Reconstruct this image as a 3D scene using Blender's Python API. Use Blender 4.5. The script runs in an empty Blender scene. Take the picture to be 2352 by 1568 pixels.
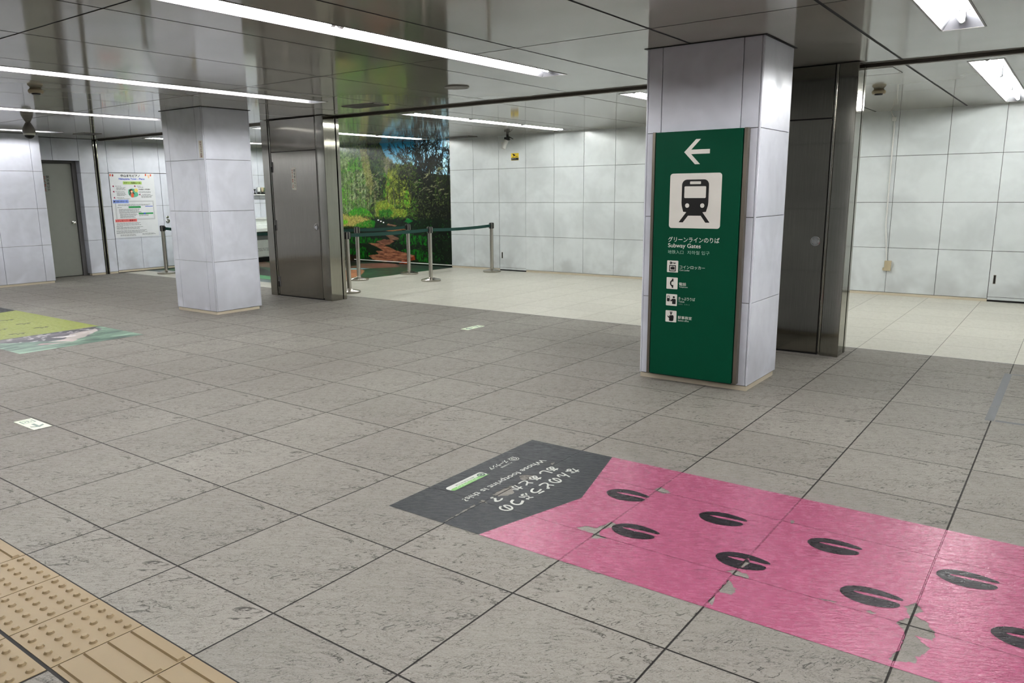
import bpy, math, random
import numpy as np
from mathutils import Matrix, Vector
random.seed(7)
RNG = np.random.default_rng(11)
C = bpy.context.scene.collection
PI = math.pi
H = 2.443          # ceiling height, front hall
HB = 2.425         # ceiling height, back bay
YB = 10.65         # back wall
XL = -11.2         # far left wall

# ------------------------------------------------------------------ materials
def lin(c):
    if isinstance(c, str):
        c = c.lstrip('#'); c = [int(c[i:i + 2], 16) / 255 for i in (0, 2, 4)]
    return tuple((v / 12.92 if v <= .04045 else ((v + .055) / 1.055) ** 2.4) for v in c[:3])

class NT:
    """tiny helper round a node tree"""
    def __init__(s, name):
        s.m = bpy.data.materials.new(name); s.m.use_nodes = True
        s.t = s.m.node_tree; s.b = s.t.nodes['Principled BSDF']
    def n(s, typ, **kw):
        x = s.t.nodes.new(typ)
        for k, v in kw.items(): setattr(x, k, v)
        return x
    def put(s, sock, v):
        if hasattr(v, 'is_output') or isinstance(v, bpy.types.NodeSocket): s.t.links.new(v, sock)
        else: sock.default_value = v
    def math(s, op, a, b=0.0, c=None):
        x = s.n('ShaderNodeMath', operation=op); s.put(x.inputs[0], a); s.put(x.inputs[1], b)
        if c is not None: s.put(x.inputs[2], c)
        return x.outputs[0]
    def mix(s, f, a, b, mode='MIX'):
        x = s.n('ShaderNodeMix', data_type='RGBA', blend_type=mode)
        s.put(x.inputs[0], f); s.put(x.inputs[6], a); s.put(x.inputs[7], b)
        return x.outputs[2]
    def rng(s, v, a, b, c=0.0, d=1.0, smooth=True):
        x = s.n('ShaderNodeMapRange', interpolation_type='SMOOTHSTEP' if smooth else 'LINEAR')
        s.put(x.inputs[0], v)
        for i, q in zip((1, 2, 3, 4), (a, b, c, d)): s.put(x.inputs[i], q)
        return x.outputs[0]
    def pos(s): return s.n('ShaderNodeNewGeometry').outputs['Position']
    def xyz(s, v):
        x = s.n('ShaderNodeSeparateXYZ'); s.put(x.inputs[0], v); return x.outputs
    def vec(s, a, b, c=0.0):
        x = s.n('ShaderNodeCombineXYZ')
        for i, q in enumerate((a, b, c)): s.put(x.inputs[i], q)
        return x.outputs[0]
    def noise(s, v, scale, detail=4, rough=.55, dist=0.0, dim='3D'):
        x = s.n('ShaderNodeTexNoise', noise_dimensions=dim); s.put(x.inputs['Vector'], v)
        x.inputs['Scale'].default_value = scale; x.inputs['Detail'].default_value = detail
        x.inputs['Roughness'].default_value = rough; x.inputs['Distortion'].default_value = dist
        return x.outputs['Fac']
    def bump(s, h, strength=.3, dist=.01):
        x = s.n('ShaderNodeBump'); x.inputs['Strength'].default_value = strength
        x.inputs['Distance'].default_value = dist; s.put(x.inputs['Height'], h)
        s.t.links.new(x.outputs[0], s.b.inputs['Normal'])
    def set(s, **kw):
        for k, v in kw.items(): s.put(s.b.inputs[k.replace('_', ' ')], v)
        return s.m

def rgba(c): return (*lin(c), 1.0)
def plain(name, col, rough=.5, metal=0.0, spec=.5):
    t = NT(name); nz = t.noise(t.pos(), 9.0, 1)
    c = t.mix(t.rng(nz, .3, .7, 0.0, .10), rgba(col), tuple(v * .7 for v in lin(col)) + (1,))
    return t.set(Base_Color=c, Roughness=rough, Metallic=metal, Specular_IOR_Level=spec)
def emit(name, col, st):
    t = NT(name); return t.set(Base_Color=rgba('#ffffff'), Emission_Color=(*col, 1), Emission_Strength=st)

def slate(name, col, joint=1.0, crack=1.0, rough=.42, jw=.0030, var=.10, tint=None, bumpd=.006, jcol='#2b2927', spec=.45, offy=0.0):
    """riven slate-pattern 600 mm floor tile; also used for film stuck down on it"""
    t = NT(name); p = t.pos(); X, Y, _ = t.xyz(p)
    u = t.math('DIVIDE', X, .6); v = t.math('DIVIDE', t.math('ADD', Y, offy), .6)
    fu = t.math('FRACT', u); fv = t.math('FRACT', v)
    def edge(f): return t.math('MULTIPLY', t.math('MINIMUM', f, t.math('SUBTRACT', 1.0, f)), .6)
    d = t.math('MINIMUM', edge(fu), edge(fv))
    J = t.rng(d, jw * .55, jw * 1.25, 1.0, 0.0)
    wn = t.n('ShaderNodeTexWhiteNoise', noise_dimensions='2D'); t.put(wn.inputs['Vector'], t.vec(t.math('FLOOR', u), t.math('FLOOR', v)))
    rnd = wn.outputs['Value']
    lu = t.math('ADD', fu, t.math('MULTIPLY', t.math('GREATER_THAN', rnd, .8), 3.7))
    a = math.radians(26); ca, sa = math.cos(a), math.sin(a)
    al = t.math('ADD', t.math('MULTIPLY', lu, ca * .6), t.math('MULTIPLY', fv, sa * .6))
    ac = t.math('SUBTRACT', t.math('MULTIPLY', fv, ca * .6), t.math('MULTIPLY', lu, sa * .6))
    q2 = t.vec(t.math('MULTIPLY', al, 10.0), t.math('MULTIPLY', ac, 34.0))
    fine = t.noise(q2, 2.0, 3, .7, .3, '2D')
    q = t.vec(t.math('ADD', t.math('MULTIPLY', al, 2.6), t.math('MULTIPLY', fine, .10)), t.math('ADD', t.math('MULTIPLY', ac, 8.0), t.math('MULTIPLY', fine, .30)))
    n1 = t.noise(q, 1.5, 2, .5, 1.1, '2D')
    k = t.math('MULTIPLY', n1, 10.0)
    fr = t.math('FRACT', k)
    def thin(f, w): return t.math('MULTIPLY', t.rng(f, .0, w * .4), t.rng(f, w * .6, w * 1.6, 1.0, 0.0))
    b1 = t.noise(q, .8, 1, .5, 0, '2D')
    line = t.math('MULTIPLY', thin(fr, .095), t.rng(b1, .33, .44))
    n2 = t.noise(q, 4.6, 2, .5, 1.0, '2D')
    f2 = t.math('FRACT', t.math('MULTIPLY', n2, 7.0))
    line2 = t.math('MULTIPLY', thin(f2, .11), t.rng(b1, .60, .47))
    line = t.math('MAXIMUM', line, t.math('MULTIPLY', line2, .8))
    q3 = t.vec(t.math('MULTIPLY', al, 60.0), t.math('MULTIPLY', ac, 150.0))
    grit = t.noise(q3, 2.0, 2, .7, 0, '2D')
    short = t.rng(fine, .58, .70)
    base = lin(col)
    big = t.noise(p, .35, 2)
    c = t.mix(t.rng(rnd, 0, 1, 0, 1, False), tuple(b * (1 - var) for b in base) + (1,), tuple(b * (1 + var * .6) for b in base) + (1,))
    if tint: c = t.mix(t.rng(big, .30, .75), c, (*lin(tint), 1))
    dark = tuple(b * .20 for b in base) + (1,)
    c = t.mix(t.math('MULTIPLY', line, .92 * crack), c, dark)
    c = t.mix(t.math('MULTIPLY', short, .18 * crack), c, dark)
    c = t.mix(t.math('MULTIPLY', t.rng(grit, .35, .7), .22 * crack), c, dark)
    if joint: c = t.mix(t.math('MULTIPLY', J, joint), c, rgba(jcol))
    hgt = t.math('ADD', t.math('MULTIPLY', t.math('SUBTRACT', k, t.math('MULTIPLY', fr, .75)), .10), t.math('MULTIPLY', fine, .55))
    hgt = t.math('ADD', hgt, t.math('MULTIPLY', grit, .12))
    hgt = t.math('SUBTRACT', hgt, t.math('MULTIPLY', J, .8))
    t.bump(hgt, 1.0, bumpd)
    return t.set(Base_Color=c, Roughness=t.rng(fine, .3, .7, rough - .06, rough + .1), Specular_IOR_Level=spec)

def panelmat(name, col, rough=.33):
    t = NT(name); p = t.pos()
    n1 = t.noise(p, 1.7, 3, .62, .4); n2 = t.noise(p, 7.0, 2, .6)
    c = t.mix(t.rng(n1, .35, .68), rgba(col), tuple(v * .86 for v in lin(col)) + (1,))
    c = t.mix(t.math('MULTIPLY', t.rng(n2, .45, .75), .18), c, tuple(v * .78 for v in lin(col)) + (1,))
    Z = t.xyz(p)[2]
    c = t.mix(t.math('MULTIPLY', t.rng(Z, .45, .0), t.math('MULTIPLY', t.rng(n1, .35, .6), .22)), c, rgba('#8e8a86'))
    return t.set(Base_Color=c, Roughness=t.rng(n2, .3, .7, rough - .05, rough + .08), Specular_IOR_Level=.5)

def steel(name, col='#a6a49a', rough=.115, an=.8, wav=.10):
    t = NT(name); p = t.pos(); X, Y, Z = t.xyz(p)
    st = t.noise(t.vec(t.math('MULTIPLY', X, 130), t.math('MULTIPLY', Y, 130), t.math('MULTIPLY', Z, 1.5)), 2.0, 3)
    w = t.noise(t.vec(X, Y, t.math('MULTIPLY', Z, 1.2)), 1.6, 0)
    c = t.mix(t.rng(st, .3, .7), rgba(col), tuple(v * .86 for v in lin(col)) + (1,))
    t.bump(w, wav, .02)
    return t.set(Base_Color=c, Metallic=1.0, Roughness=t.rng(st, .3, .7, rough - .02, rough + .03), Anisotropic=an, Anisotropic_Rotation=0.0)

def vcol(name, rough=.3, spec=.5, bumpy=0.0):
    t = NT(name); a = t.n('ShaderNodeVertexColor', layer_name='Col')
    return t.set(Base_Color=a.outputs['Color'], Roughness=rough, Specular_IOR_Level=spec)

M = {}
M['floor'] = slate('slate_tile_grey', '#97948d', tint='#85807a', jw=.0034, rough=.52, spec=.22)
M['beige'] = slate('pale_beige_tile', '#c6c4ba', crack=.34, spec=.3, var=.05, jcol='#77736a', jw=.0024, rough=.36, bumpd=.0018)
M['pink'] = slate('pink_film', '#a65e7a', joint=.35, crack=.36, rough=.23, var=.02, jcol='#6a3148', bumpd=.0032)
M['dark'] = slate('charcoal_film', '#33363a', joint=.45, crack=.30, rough=.40, spec=.25, var=.02, jcol='#202224', bumpd=.0030)
M['print'] = slate('black_print_film', '#2b252b', spec=.3, joint=.35, crack=.25, rough=.30, var=.0, jcol='#1a1518', bumpd=.0030)
M['yellow'] = slate('yellow_green_film', '#969f52', joint=.45, crack=.35, rough=.38, var=.03, jcol='#4c5530', bumpd=.0028)
M['lettering'] = slate('white_print_film', '#c4c6c0', joint=.0, crack=.2, rough=.36, var=.0, bumpd=.0025)
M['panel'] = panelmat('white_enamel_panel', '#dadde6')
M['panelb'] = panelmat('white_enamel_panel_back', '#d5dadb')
M['panel_dim'] = panelmat('low_bounce_grey_panel', '#b4b5b7')  # unseen walls coloured darker to cut bounced fill light
M['gap'] = plain('joint_grey', '#6f7072', .8)  # plain grey of the panel backing and joints
M['black'] = plain('black_gap', '#0c0b0b', .6)
M['dgap'] = plain('dark_joint', '#1d1b19', .7)
M['stone'] = plain('beige_stone_base', '#c9c0ad', .5)
M['steel'] = steel('brushed_stainless')
M['steeld'] = steel('brushed_stainless_door', '#9a978d', .115, .8, .16)
M['chrome'] = plain('polished_chrome', '#d0d0cc', .13, 1.0)
M['satin'] = plain('satin_stainless', '#b9b6ae', .26, 1.0)
M['alu'] = plain('bronze_grey_aluminium', '#7b756b', .38, .7)
M['white'] = plain('white_paint', '#eeeeec', .35)
M['refl'] = plain('light_trough_grey', '#8d8e92', .35)
M['tube'] = emit('fluorescent_tube_glow', (1.0, .985, .98), 62.0)
M['tube_dim'] = emit('fluorescent_tube_glow_dimmed', (1.0, .985, .99), 46.0)  # tubes set weaker to hold down the hot spot on the wall block
M['tubeb'] = emit('fluorescent_tube_glow_back', (.99, 1.0, .97), 66.0)
M['green'] = plain('sign_green', '#004d36', .5, 0, .16)
M['signw'] = plain('sign_white', '#dcdad3', .4)
M['signdim'] = plain('sign_dim_white', '#a7c0b2', .4)
M['signb'] = plain('sign_black', '#0a0a0a', .45)
M['plastic'] = plain('cream_plastic', '#b5aa90', .45)
M['plastic_w'] = plain('white_plastic', '#d4d5d1', .4)
M['plastic_g'] = plain('grey_plastic', '#8b8884', .4)
M['rubber'] = plain('black_plastic', '#121313', .45)
M['belt'] = plain('dark_green_webbing', '#033a32', .6)
M['doorgrey'] = plain('grey_painted_steel', '#8f918a', .42)
M['frame'] = plain('dark_grey_frame', '#6e6d6c', .45)
M['glow'] = plain('photoluminescent_pale', '#e2f0d4', .35)
M['glowg'] = plain('sign_grey_green', '#7f9087', .4)
M['tape'] = plain('grey_tape', '#626468', .5)
M['tactile'] = plain('tan_tactile_tile', '#8d7c5e', .42)
M['paper'] = plain('white_paper', '#e3e5e8', .4)
M['red'] = plain('red_print', '#b02a24', .5)
M['redd'] = plain('dark_red_print', '#8c1d27', .5)
M['ink'] = plain('black_ink', '#262428', .5)
M['grey_ink'] = plain('grey_ink', '#9a9c9f', .6)
M['pale_film'] = plain('pale_film', '#d2cdc2', .5)
M['blue'] = plain('blue_print', '#3c5fd0', .5)
M['bluebox'] = plain('blue_box', '#8fa8ea', .5)
M['greenbox'] = plain('light_green_box', '#b6d478', .5)
M['redbox'] = plain('salmon_box', '#ec8482', .5)
M['greenbar'] = plain('green_bar', '#2f9a58', .5)
M['teal'] = plain('teal_print', '#6cc0a2', .5)
M['lemon'] = plain('lemon_print', '#efe08a', .5)
M['magenta'] = plain('magenta_print', '#a01c54', .5)
M['skin'] = plain('skin_print', '#f0c9a8', .5)
M['hair'] = plain('brown_print', '#5b3524', .5)
M['orange'] = plain('orange_print', '#e06a4c', .5)
M['signy'] = plain('yellow_sign', '#e6c81e', .4)
M['leafgreen'] = plain('leaf_green_print', '#79ad62', .4)
M['dkgreen'] = plain('dark_green_print', '#3d5a46', .4)
M['pianow'] = plain('white_lacquer', '#e4e8e6', .25)
M['pianog'] = plain('grey_keybed_shade', '#7d7f80', .4)
M['wood'] = plain('brown_wood', '#6a4a34', .5)
M['mural'] = vcol('mural_print', .24, .5)
M['murf'] = vcol('floor_mural_print', .34, .45)
t_ = NT('ceiling_metal_panel'); nz_ = t_.noise(t_.pos(), .8, 2)
M['ceil'] = t_.set(Base_Color=t_.mix(t_.rng(nz_, .3, .7), rgba('#b0aea7'), rgba('#a7a59d')), Roughness=.075, Specular_IOR_Level=.72)

# ------------------------------------------------------------------ mesh helpers
class MB:
    def __init__(s): s.v = []; s.f = []; s.m = []; s.sm = []
    def add(s, vs, fs, mi=0, smooth=False):
        o = len(s.v); s.v += [tuple(x) for x in vs]
        for f in fs: s.f.append(tuple(i + o for i in f)); s.m.append(mi); s.sm.append(smooth)
    def box(s, a, b, mi=0, bev=0.0):
        x0, x1 = sorted((a[0], b[0])); y0, y1 = sorted((a[1], b[1])); z0, z1 = sorted((a[2], b[2]))
        if bev:
            # chamfered box: three nested shells
            e = bev; P = []
            for z, i in ((z0, e), (z0 + e, 0), (z1 - e, 0), (z1, e)):
                xa, xb, ya, yb = x0 + i, x1 - i, y0 + i, y1 - i
                if i: P.append([(xa, ya, z), (xb, ya, z), (xb, yb, z), (xa, yb, z)])
                else: P.append([(xa + e, ya, z), (xb - e, ya, z), (xb, ya + e, z), (xb, yb - e, z), (xb - e, yb, z), (xa + e, yb, z), (xa, yb - e, z), (xa, ya + e, z)])
            o = P[0] + P[1] + P[2] + P[3]
            F = [(3, 2, 1, 0), (20, 21, 22, 23)]
            for k in range(8): F.append((4 + k, 4 + (k + 1) % 8, 12 + (k + 1) % 8, 12 + k))
            for c in range(4):
                q = 4 + 2 * c; n = 4 + (2 * c + 1) % 8
                F.append((c, (c + 1) % 4, n, q)); F.append(((c + 1) % 4, 4 + (2 * c + 2) % 8, n))
                q = 12 + 2 * c; n = 12 + (2 * c + 1) % 8
                F.append((q, n, 20 + (c + 1) % 4, 20 + c)); F.append((n, 12 + (2 * c + 2) % 8, 20 + (c + 1) % 4))
            s.add(o, F, mi); return
        s.add([(x0, y0, z0), (x1, y0, z0), (x1, y1, z0), (x0, y1, z0), (x0, y0, z1), (x1, y0, z1), (x1, y1, z1), (x0, y1, z1)],
              [(3, 2, 1, 0), (4, 5, 6, 7), (0, 1, 5, 4), (1, 2, 6, 5), (2, 3, 7, 6), (3, 0, 4, 7)], mi)
    def quad(s, p, mi=0): s.add(p, [tuple(range(len(p)))], mi)
    def lathe(s, prof, n=24, org=(0, 0, 0), axis='Z', mi=0, smooth=True):
        vs = []; fs = []
        for r, h in prof:
            for k in range(n):
                a = 2 * PI * k / n; c, d = r * math.cos(a), r * math.sin(a)
                p = {'Z': (c, d, h), 'Y': (c, h, d), 'X': (h, c, d)}[axis]
                vs.append((p[0] + org[0], p[1] + org[1], p[2] + org[2]))
        for i in range(len(prof) - 1):
            for k in range(n): fs.append((i * n + k, i * n + (k + 1) % n, (i + 1) * n + (k + 1) % n, (i + 1) * n + k))
        s.add(vs, fs, mi, smooth)
        s.add(vs[:n], [tuple(range(n))[::-1]], mi); s.add(vs[-n:], [tuple(range(n))], mi)
    def cyl(s, a, b, r, n=16, mi=0, smooth=True, cap=True):
        a, b = Vector(a), Vector(b); d = (b - a).normalized(); u = d.orthogonal().normalized(); w = d.cross(u)
        vs = [tuple(q + (u * math.cos(2 * PI * k / n) + w * math.sin(2 * PI * k / n)) * r) for q in (a, b) for k in range(n)]
        s.add(vs, [(k, (k + 1) % n, n + (k + 1) % n, n + k) for k in range(n)], mi, smooth)
        if cap: s.add(vs[:n], [tuple(range(n))[::-1]], mi); s.add(vs[n:], [tuple(range(n))], mi)
    def tube(s, pts, r, n=10, mi=0):
        for a, b in zip(pts[:-1], pts[1:]): s.cyl(a, b, r, n, mi)
    def build(s, name, mats, parent=None):
        me = bpy.data.meshes.new(name); me.from_pydata(s.v, [], s.f); me.update()
        for m in (mats if isinstance(mats, (list, tuple)) else [mats]): me.materials.append(m)
        me.polygons.foreach_set('material_index', s.m); me.polygons.foreach_set('use_smooth', s.sm)
        if any(s.sm):
            try: me.set_sharp_from_angle(angle=math.radians(40))
            except Exception: pass
        o = bpy.data.objects.new(name, me); C.objects.link(o)
        if parent: o.parent = parent
        return o

def tag(o, label=None, cat=None, group=None, kind=None):
    if label: o['label'] = label
    if cat: o['category'] = cat
    if group: o['group'] = group
    if kind: o['kind'] = kind
    return o
def thing(name, label, cat, loc=(0, 0, 0), group=None, kind=None):
    o = bpy.data.objects.new(name, None); o.empty_display_size = .05; C.objects.link(o)
    o.location = loc; return tag(o, label, cat, group, kind)
def attach(ch, par):
    """parent keeping world coordinates (parents carry only a location)"""
    ch.parent = par; ch.matrix_parent_inverse = Matrix.Translation(-Vector(par.location)); return ch
def sub(o, part):
    o.parent = part; o.matrix_parent_inverse = Matrix.Identity(4); return o
def B(par, name, mats, fn):
    mb = MB(); fn(mb); o = mb.build(name, mats)
    return attach(o, par) if par else o
def box(par, name, m, a, b, bev=0.0): return B(par, name, m, lambda mb: mb.box(a, b, 0, bev))

# frames: origin, right, up
def frame(o, r, u):
    r, u = Vector(r).normalized(), Vector(u).normalized(); n = r.cross(u)
    return Matrix((( r.x, u.x, n.x, o[0]), (r.y, u.y, n.y, o[1]), (r.z, u.z, n.z, o[2]), (0, 0, 0, 1)))
FLOORF = lambda z=.0012: frame((0, 0, z), (1, 0, 0), (0, 1, 0))
def flatmesh(polys, name='flat'):
    """planar fill of closed outlines, even-odd, so inner outlines are holes"""
    from mathutils.geometry import delaunay_2d_cdt
    V = []; E = []
    for p in polys:
        o = len(V); V += [Vector(q) for q in p]; E += [(o + k, o + (k + 1) % len(p)) for k in range(len(p))]
    v, e, f, *_ = delaunay_2d_cdt(V, E, [], 0, 1e-7)
    def ins(x, y):
        r = False
        for p in polys:
            for (xa, ya), (xb, yb) in zip(p, p[1:] + p[:1]):
                if (ya > y) != (yb > y) and x < (xb - xa) * (y - ya) / (yb - ya) + xa: r = not r
        return r
    F = [t for t in f if ins(sum(v[i].x for i in t) / 3, sum(v[i].y for i in t) / 3)]
    me = bpy.data.meshes.new(name); me.from_pydata([(q.x, q.y, 0) for q in v], [], F); me.update(); return me
def flat(par, name, mat, polys, F):
    me = flatmesh(polys, name); me.name = name; me.transform(F); me.materials.clear(); me.materials.append(mat)
    o = bpy.data.objects.new(name, me); C.objects.link(o)
    return attach(o, par) if par else o
def rect(x0, y0, x1, y1): return [(x0, y0), (x1, y0), (x1, y1), (x0, y1)]
def rrect(x0, y0, x1, y1, r, n=6):
    P = []
    for cx, cy, a in ((x1 - r, y0 + r, -90), (x1 - r, y1 - r, 0), (x0 + r, y1 - r, 90), (x0 + r, y0 + r, 180)):
        for k in range(n + 1):
            q = math.radians(a + 90 * k / n); P.append((cx + r * math.cos(q), cy + r * math.sin(q)))
    return P
def circ(x, y, r, n=20, ry=None): return [(x + r * math.cos(2 * PI * k / n), y + (ry or r) * math.sin(2 * PI * k / n)) for k in range(n)]
def jag(p, amp=.006, step=.018):
    """torn edge: subdivide and jitter"""
    out = []
    for (x0, y0), (x1, y1) in zip(p, p[1:] + p[:1]):
        k = max(1, int(math.hypot(x1 - x0, y1 - y0) / step))
        for i in range(k):
            f = i / k; out.append((x0 + (x1 - x0) * f + random.uniform(-amp, amp), y0 + (y1 - y0) * f + random.uniform(-amp, amp)))
    return out
def textmesh(body, thick=0.0):
    cu = bpy.data.curves.new('t', 'FONT'); cu.body = body; cu.fill_mode = 'BOTH'; cu.resolution_u = 4
    ob = bpy.data.objects.new('t', cu); me = bpy.data.meshes.new_from_object(ob)
    bpy.data.objects.remove(ob); bpy.data.curves.remove(cu)
    if thick:                       # heavier weight: the same outline repeated a hair to each side
        n = len(me.vertices); co = np.empty(n * 3); me.vertices.foreach_get('co', co); co = co.reshape(-1, 3); F = [tuple(p.vertices) for p in me.polygons]
        V = []; G = []
        for i, (dx, dy) in enumerate(((0, 0), (thick, 0), (-thick, 0), (0, thick), (0, -thick), (thick * .7, thick * .7), (-thick * .7, -thick * .7))):
            V += [(x + dx, y + dy, 1e-4 * i) for x, y, _ in co.tolist()]; G += [tuple(k + i * n for k in f) for f in F]
        bpy.data.meshes.remove(me); me = bpy.data.meshes.new('t'); me.from_pydata(V, [], G)
    return me
def text(par, name, mat, body, x, y, w, h, F, thick=.0):
    """lettering fitted into the rectangle with lower-left corner (x, y), in the plane of F"""
    me = textmesh(body, thick)
    co = np.empty(len(me.vertices) * 3); me.vertices.foreach_get('co', co); co = co.reshape(-1, 3)
    if not len(co): return None
    lo, hi = co.min(0), co.max(0); s = np.maximum(hi - lo, 1e-6)
    co[:, 0] = x + (co[:, 0] - lo[0]) / s[0] * w; co[:, 1] = y + (co[:, 1] - lo[1]) / s[1] * h; co[:, 2] *= .1
    me.vertices.foreach_set('co', co.ravel()); me.transform(F); me.update()
    me.materials.clear(); me.materials.append(mat); me.name = name
    o = bpy.data.objects.new(name, me); C.objects.link(o)
    return attach(o, par) if par else o
def vtext(par, name, mat, body, x, ytop, cw, ch, F, thick=.0):
    """vertical lettering, one glyph below the other, joined to one mesh"""
    V = []; Fc = []
    for i, g in enumerate(body):
        me = textmesh(g, thick); co = np.empty(len(me.vertices) * 3); me.vertices.foreach_get('co', co); co = co.reshape(-1, 3)
        lo, hi = co.min(0), co.max(0); s = max(hi[0] - lo[0], .5), max(hi[1] - lo[1], .5)
        o = len(V)
        for c in co: V.append((x + cw / 2 + (c[0] - (lo[0] + hi[0]) / 2) / s[0] * cw * .92, ytop - ch * (i + .5) + (c[1] - (lo[1] + hi[1]) / 2) / s[1] * ch * .86, 0))
        for p in me.polygons: Fc.append(tuple(o + k for k in p.vertices))
        bpy.data.meshes.remove(me)
    me = bpy.data.meshes.new(name); me.from_pydata(V, [], Fc); me.transform(F); me.materials.append(mat); me.update()
    o = bpy.data.objects.new(name, me); C.objects.link(o); return attach(o, par) if par else o

# ------------------------------------------------------------------ painting on vertex grids (procedural colour per vertex)
def vnoise(x, y, seed):
    r = np.random.default_rng(seed).random((128, 128)); xi = np.floor(x).astype(int); yi = np.floor(y).astype(int)
    fx = x - xi; fy = y - yi; fx = fx * fx * (3 - 2 * fx); fy = fy * fy * (3 - 2 * fy); g = lambda a, b: r[a % 128, b % 128]
    return (g(xi, yi) * (1 - fx) + g(xi + 1, yi) * fx) * (1 - fy) + (g(xi, yi + 1) * (1 - fx) + g(xi + 1, yi + 1) * fx) * fy
def fbm(x, y, seed, oct=4):
    s = 0; a = .5; t = 0
    for k in range(oct): s = s + a * vnoise(x * 2 ** k + 17 * k, y * 2 ** k, seed + k); t += a; a *= .6
    return s / t
class Paint:
    def __init__(s, x0, x1, nx, y0, y1, ny):
        s.x, s.y = np.meshgrid(np.linspace(x0, x1, nx), np.linspace(y0, y1, ny)); s.nx, s.ny = nx, ny
        s.c = np.zeros((ny, nx, 3))
    def inside(s, poly, jit=0.0, sc=6, seed=3):
        x, y = s.x, s.y
        if jit:
            x = x + (fbm(s.x * sc, s.y * sc, seed) - .5) * jit; y = y + (fbm(s.x * sc, s.y * sc, seed + 9) - .5) * jit
        r = np.zeros(x.shape, bool)
        for (xa, ya), (xb, yb) in zip(poly, poly[1:] + poly[:1]):
            k = (ya > y) != (yb > y)
            with np.errstate(divide='ignore', invalid='ignore'): r ^= k & (x < (xb - xa) * (y - ya) / ((yb - ya) if yb != ya else 1e-9) + xa)
        return r
    def put(s, mask, c, a=1.0):
        m = (np.asarray(mask, float) * a)[..., None]; s.c = s.c * (1 - m) + np.asarray(c) * m
    def two(s, n, a, b): return np.array(lin(a)) * (1 - n)[..., None] + np.array(lin(b)) * n[..., None]
    def line(s, a, b, w, c, al=1.0):
        (x0, y0), (x1, y1) = a, b; dx, dy = x1 - x0, y1 - y0
        X, Y = s.x[0], s.y[:, 0]; i0, i1 = np.searchsorted(X, (min(x0, x1) - 2 * w, max(x0, x1) + 2 * w)); j0, j1 = np.searchsorted(Y, (min(y0, y1) - 2 * w, max(y0, y1) + 2 * w))
        if i1 <= i0 or j1 <= j0: return
        gx, gy = X[None, i0:i1], Y[j0:j1, None]
        t = np.clip(((gx - x0) * dx + (gy - y0) * dy) / (dx * dx + dy * dy + 1e-9), 0, 1)
        d = np.hypot(gx - x0 - t * dx, gy - y0 - t * dy); m = (np.clip(1.5 - d / w, 0, 1) * al)[..., None]
        s.c[j0:j1, i0:i1] = s.c[j0:j1, i0:i1] * (1 - m) + np.asarray(c) * m
    def tree(s, x, y, ang, ln, w, c, dep, al=.9):
        if dep == 0 or ln < .02: return
        x1, y1 = x + math.sin(ang) * ln, y + math.cos(ang) * ln; s.line((x, y), (x1, y1), max(w, .005), c, al)
        for k in range(2 + (random.random() < .4)):
            s.tree(x + (x1 - x) * random.uniform(.6, 1), y + (y1 - y) * random.uniform(.6, 1), ang + random.uniform(-.75, .75), ln * random.uniform(.55, .8), w * .62, c, dep - 1, al)
    def build(s, name, F, mat, par=None):
        V = np.stack([s.x.ravel(), s.y.ravel(), np.zeros(s.x.size)], 1)
        i = np.arange(s.ny * s.nx).reshape(s.ny, s.nx); q = np.stack([i[:-1, :-1], i[:-1, 1:], i[1:, 1:], i[1:, :-1]], -1).reshape(-1, 4)
        me = bpy.data.meshes.new(name); me.from_pydata(V.tolist(), [], q.tolist()); me.transform(F)
        at = me.color_attributes.new('Col', 'FLOAT_COLOR', 'POINT'); at.data.foreach_set('color', np.concatenate([s.c.reshape(-1, 3).clip(0, 1), np.ones((s.x.size, 1))], 1).ravel())
        me.materials.append(mat); me.update(); o = bpy.data.objects.new(name, me); C.objects.link(o)
        return attach(o, par) if par else o

# ================================================================== THE SETTING
XR, YF = 6.4, -5.0
ZR = [.037, .640, 1.243, 1.846]      # panel courses
fl = MB()
fl.quad([(-11.6, YF, 0), (XR, YF, 0), (XR, 6.6, 0), (-11.6, 6.6, 0)], 0)
fl.quad([(-11.6, 6.6, 0), (XR, 6.6, 0), (XR, YB + .2, 0), (-11.6, YB + .2, 0)], 1)
fl.quad([(-11.6, 6.592, .0006), (XR, 6.592, .0006), (XR, 6.608, .0006), (-11.6, 6.608, .0006)], 2)
# slab under
fl.box((-11.6, YF, -.12), (XR, YB + .2, -.002), 2)
tag(fl.build('floor', [M['floor'], M['beige'], M['gap']]), 'grey slate pattern tile floor turning pale beige in the back bay', 'floor', kind='structure')

def panel_grid(mb, plane, axis, us, zs, facing, gap=.005, th=.02, mi=0):
    """panels whose face lies on plane; axis 'x' runs along x (plane is y), 'y' along y (plane is x)"""
    for a, b in zip(us[:-1], us[1:]):
        for c, d in zip(zs[:-1], zs[1:]):
            a1, b1, c1, d1 = a + gap / 2, b - gap / 2, c + gap / 2, d - gap / 2
            if axis == 'x': mb.box((a1, plane, c1), (b1, plane + th * facing, d1), mi, .0012)
            else: mb.box((plane, a1, c1), (plane + th * facing, b1, d1), mi, .0012)

# back wall (mural part is covered by the mural itself)
wb = MB(); wb.box((-11.5, YB + .012, 0), (XR, YB + .25, 2.6), 1)
us = [-11.2 + .0] + [-2.9 + .5955 * k for k in range(-13, 16)]
us = [u for u in us if -11.21 < u < XR] + [XR]
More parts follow.
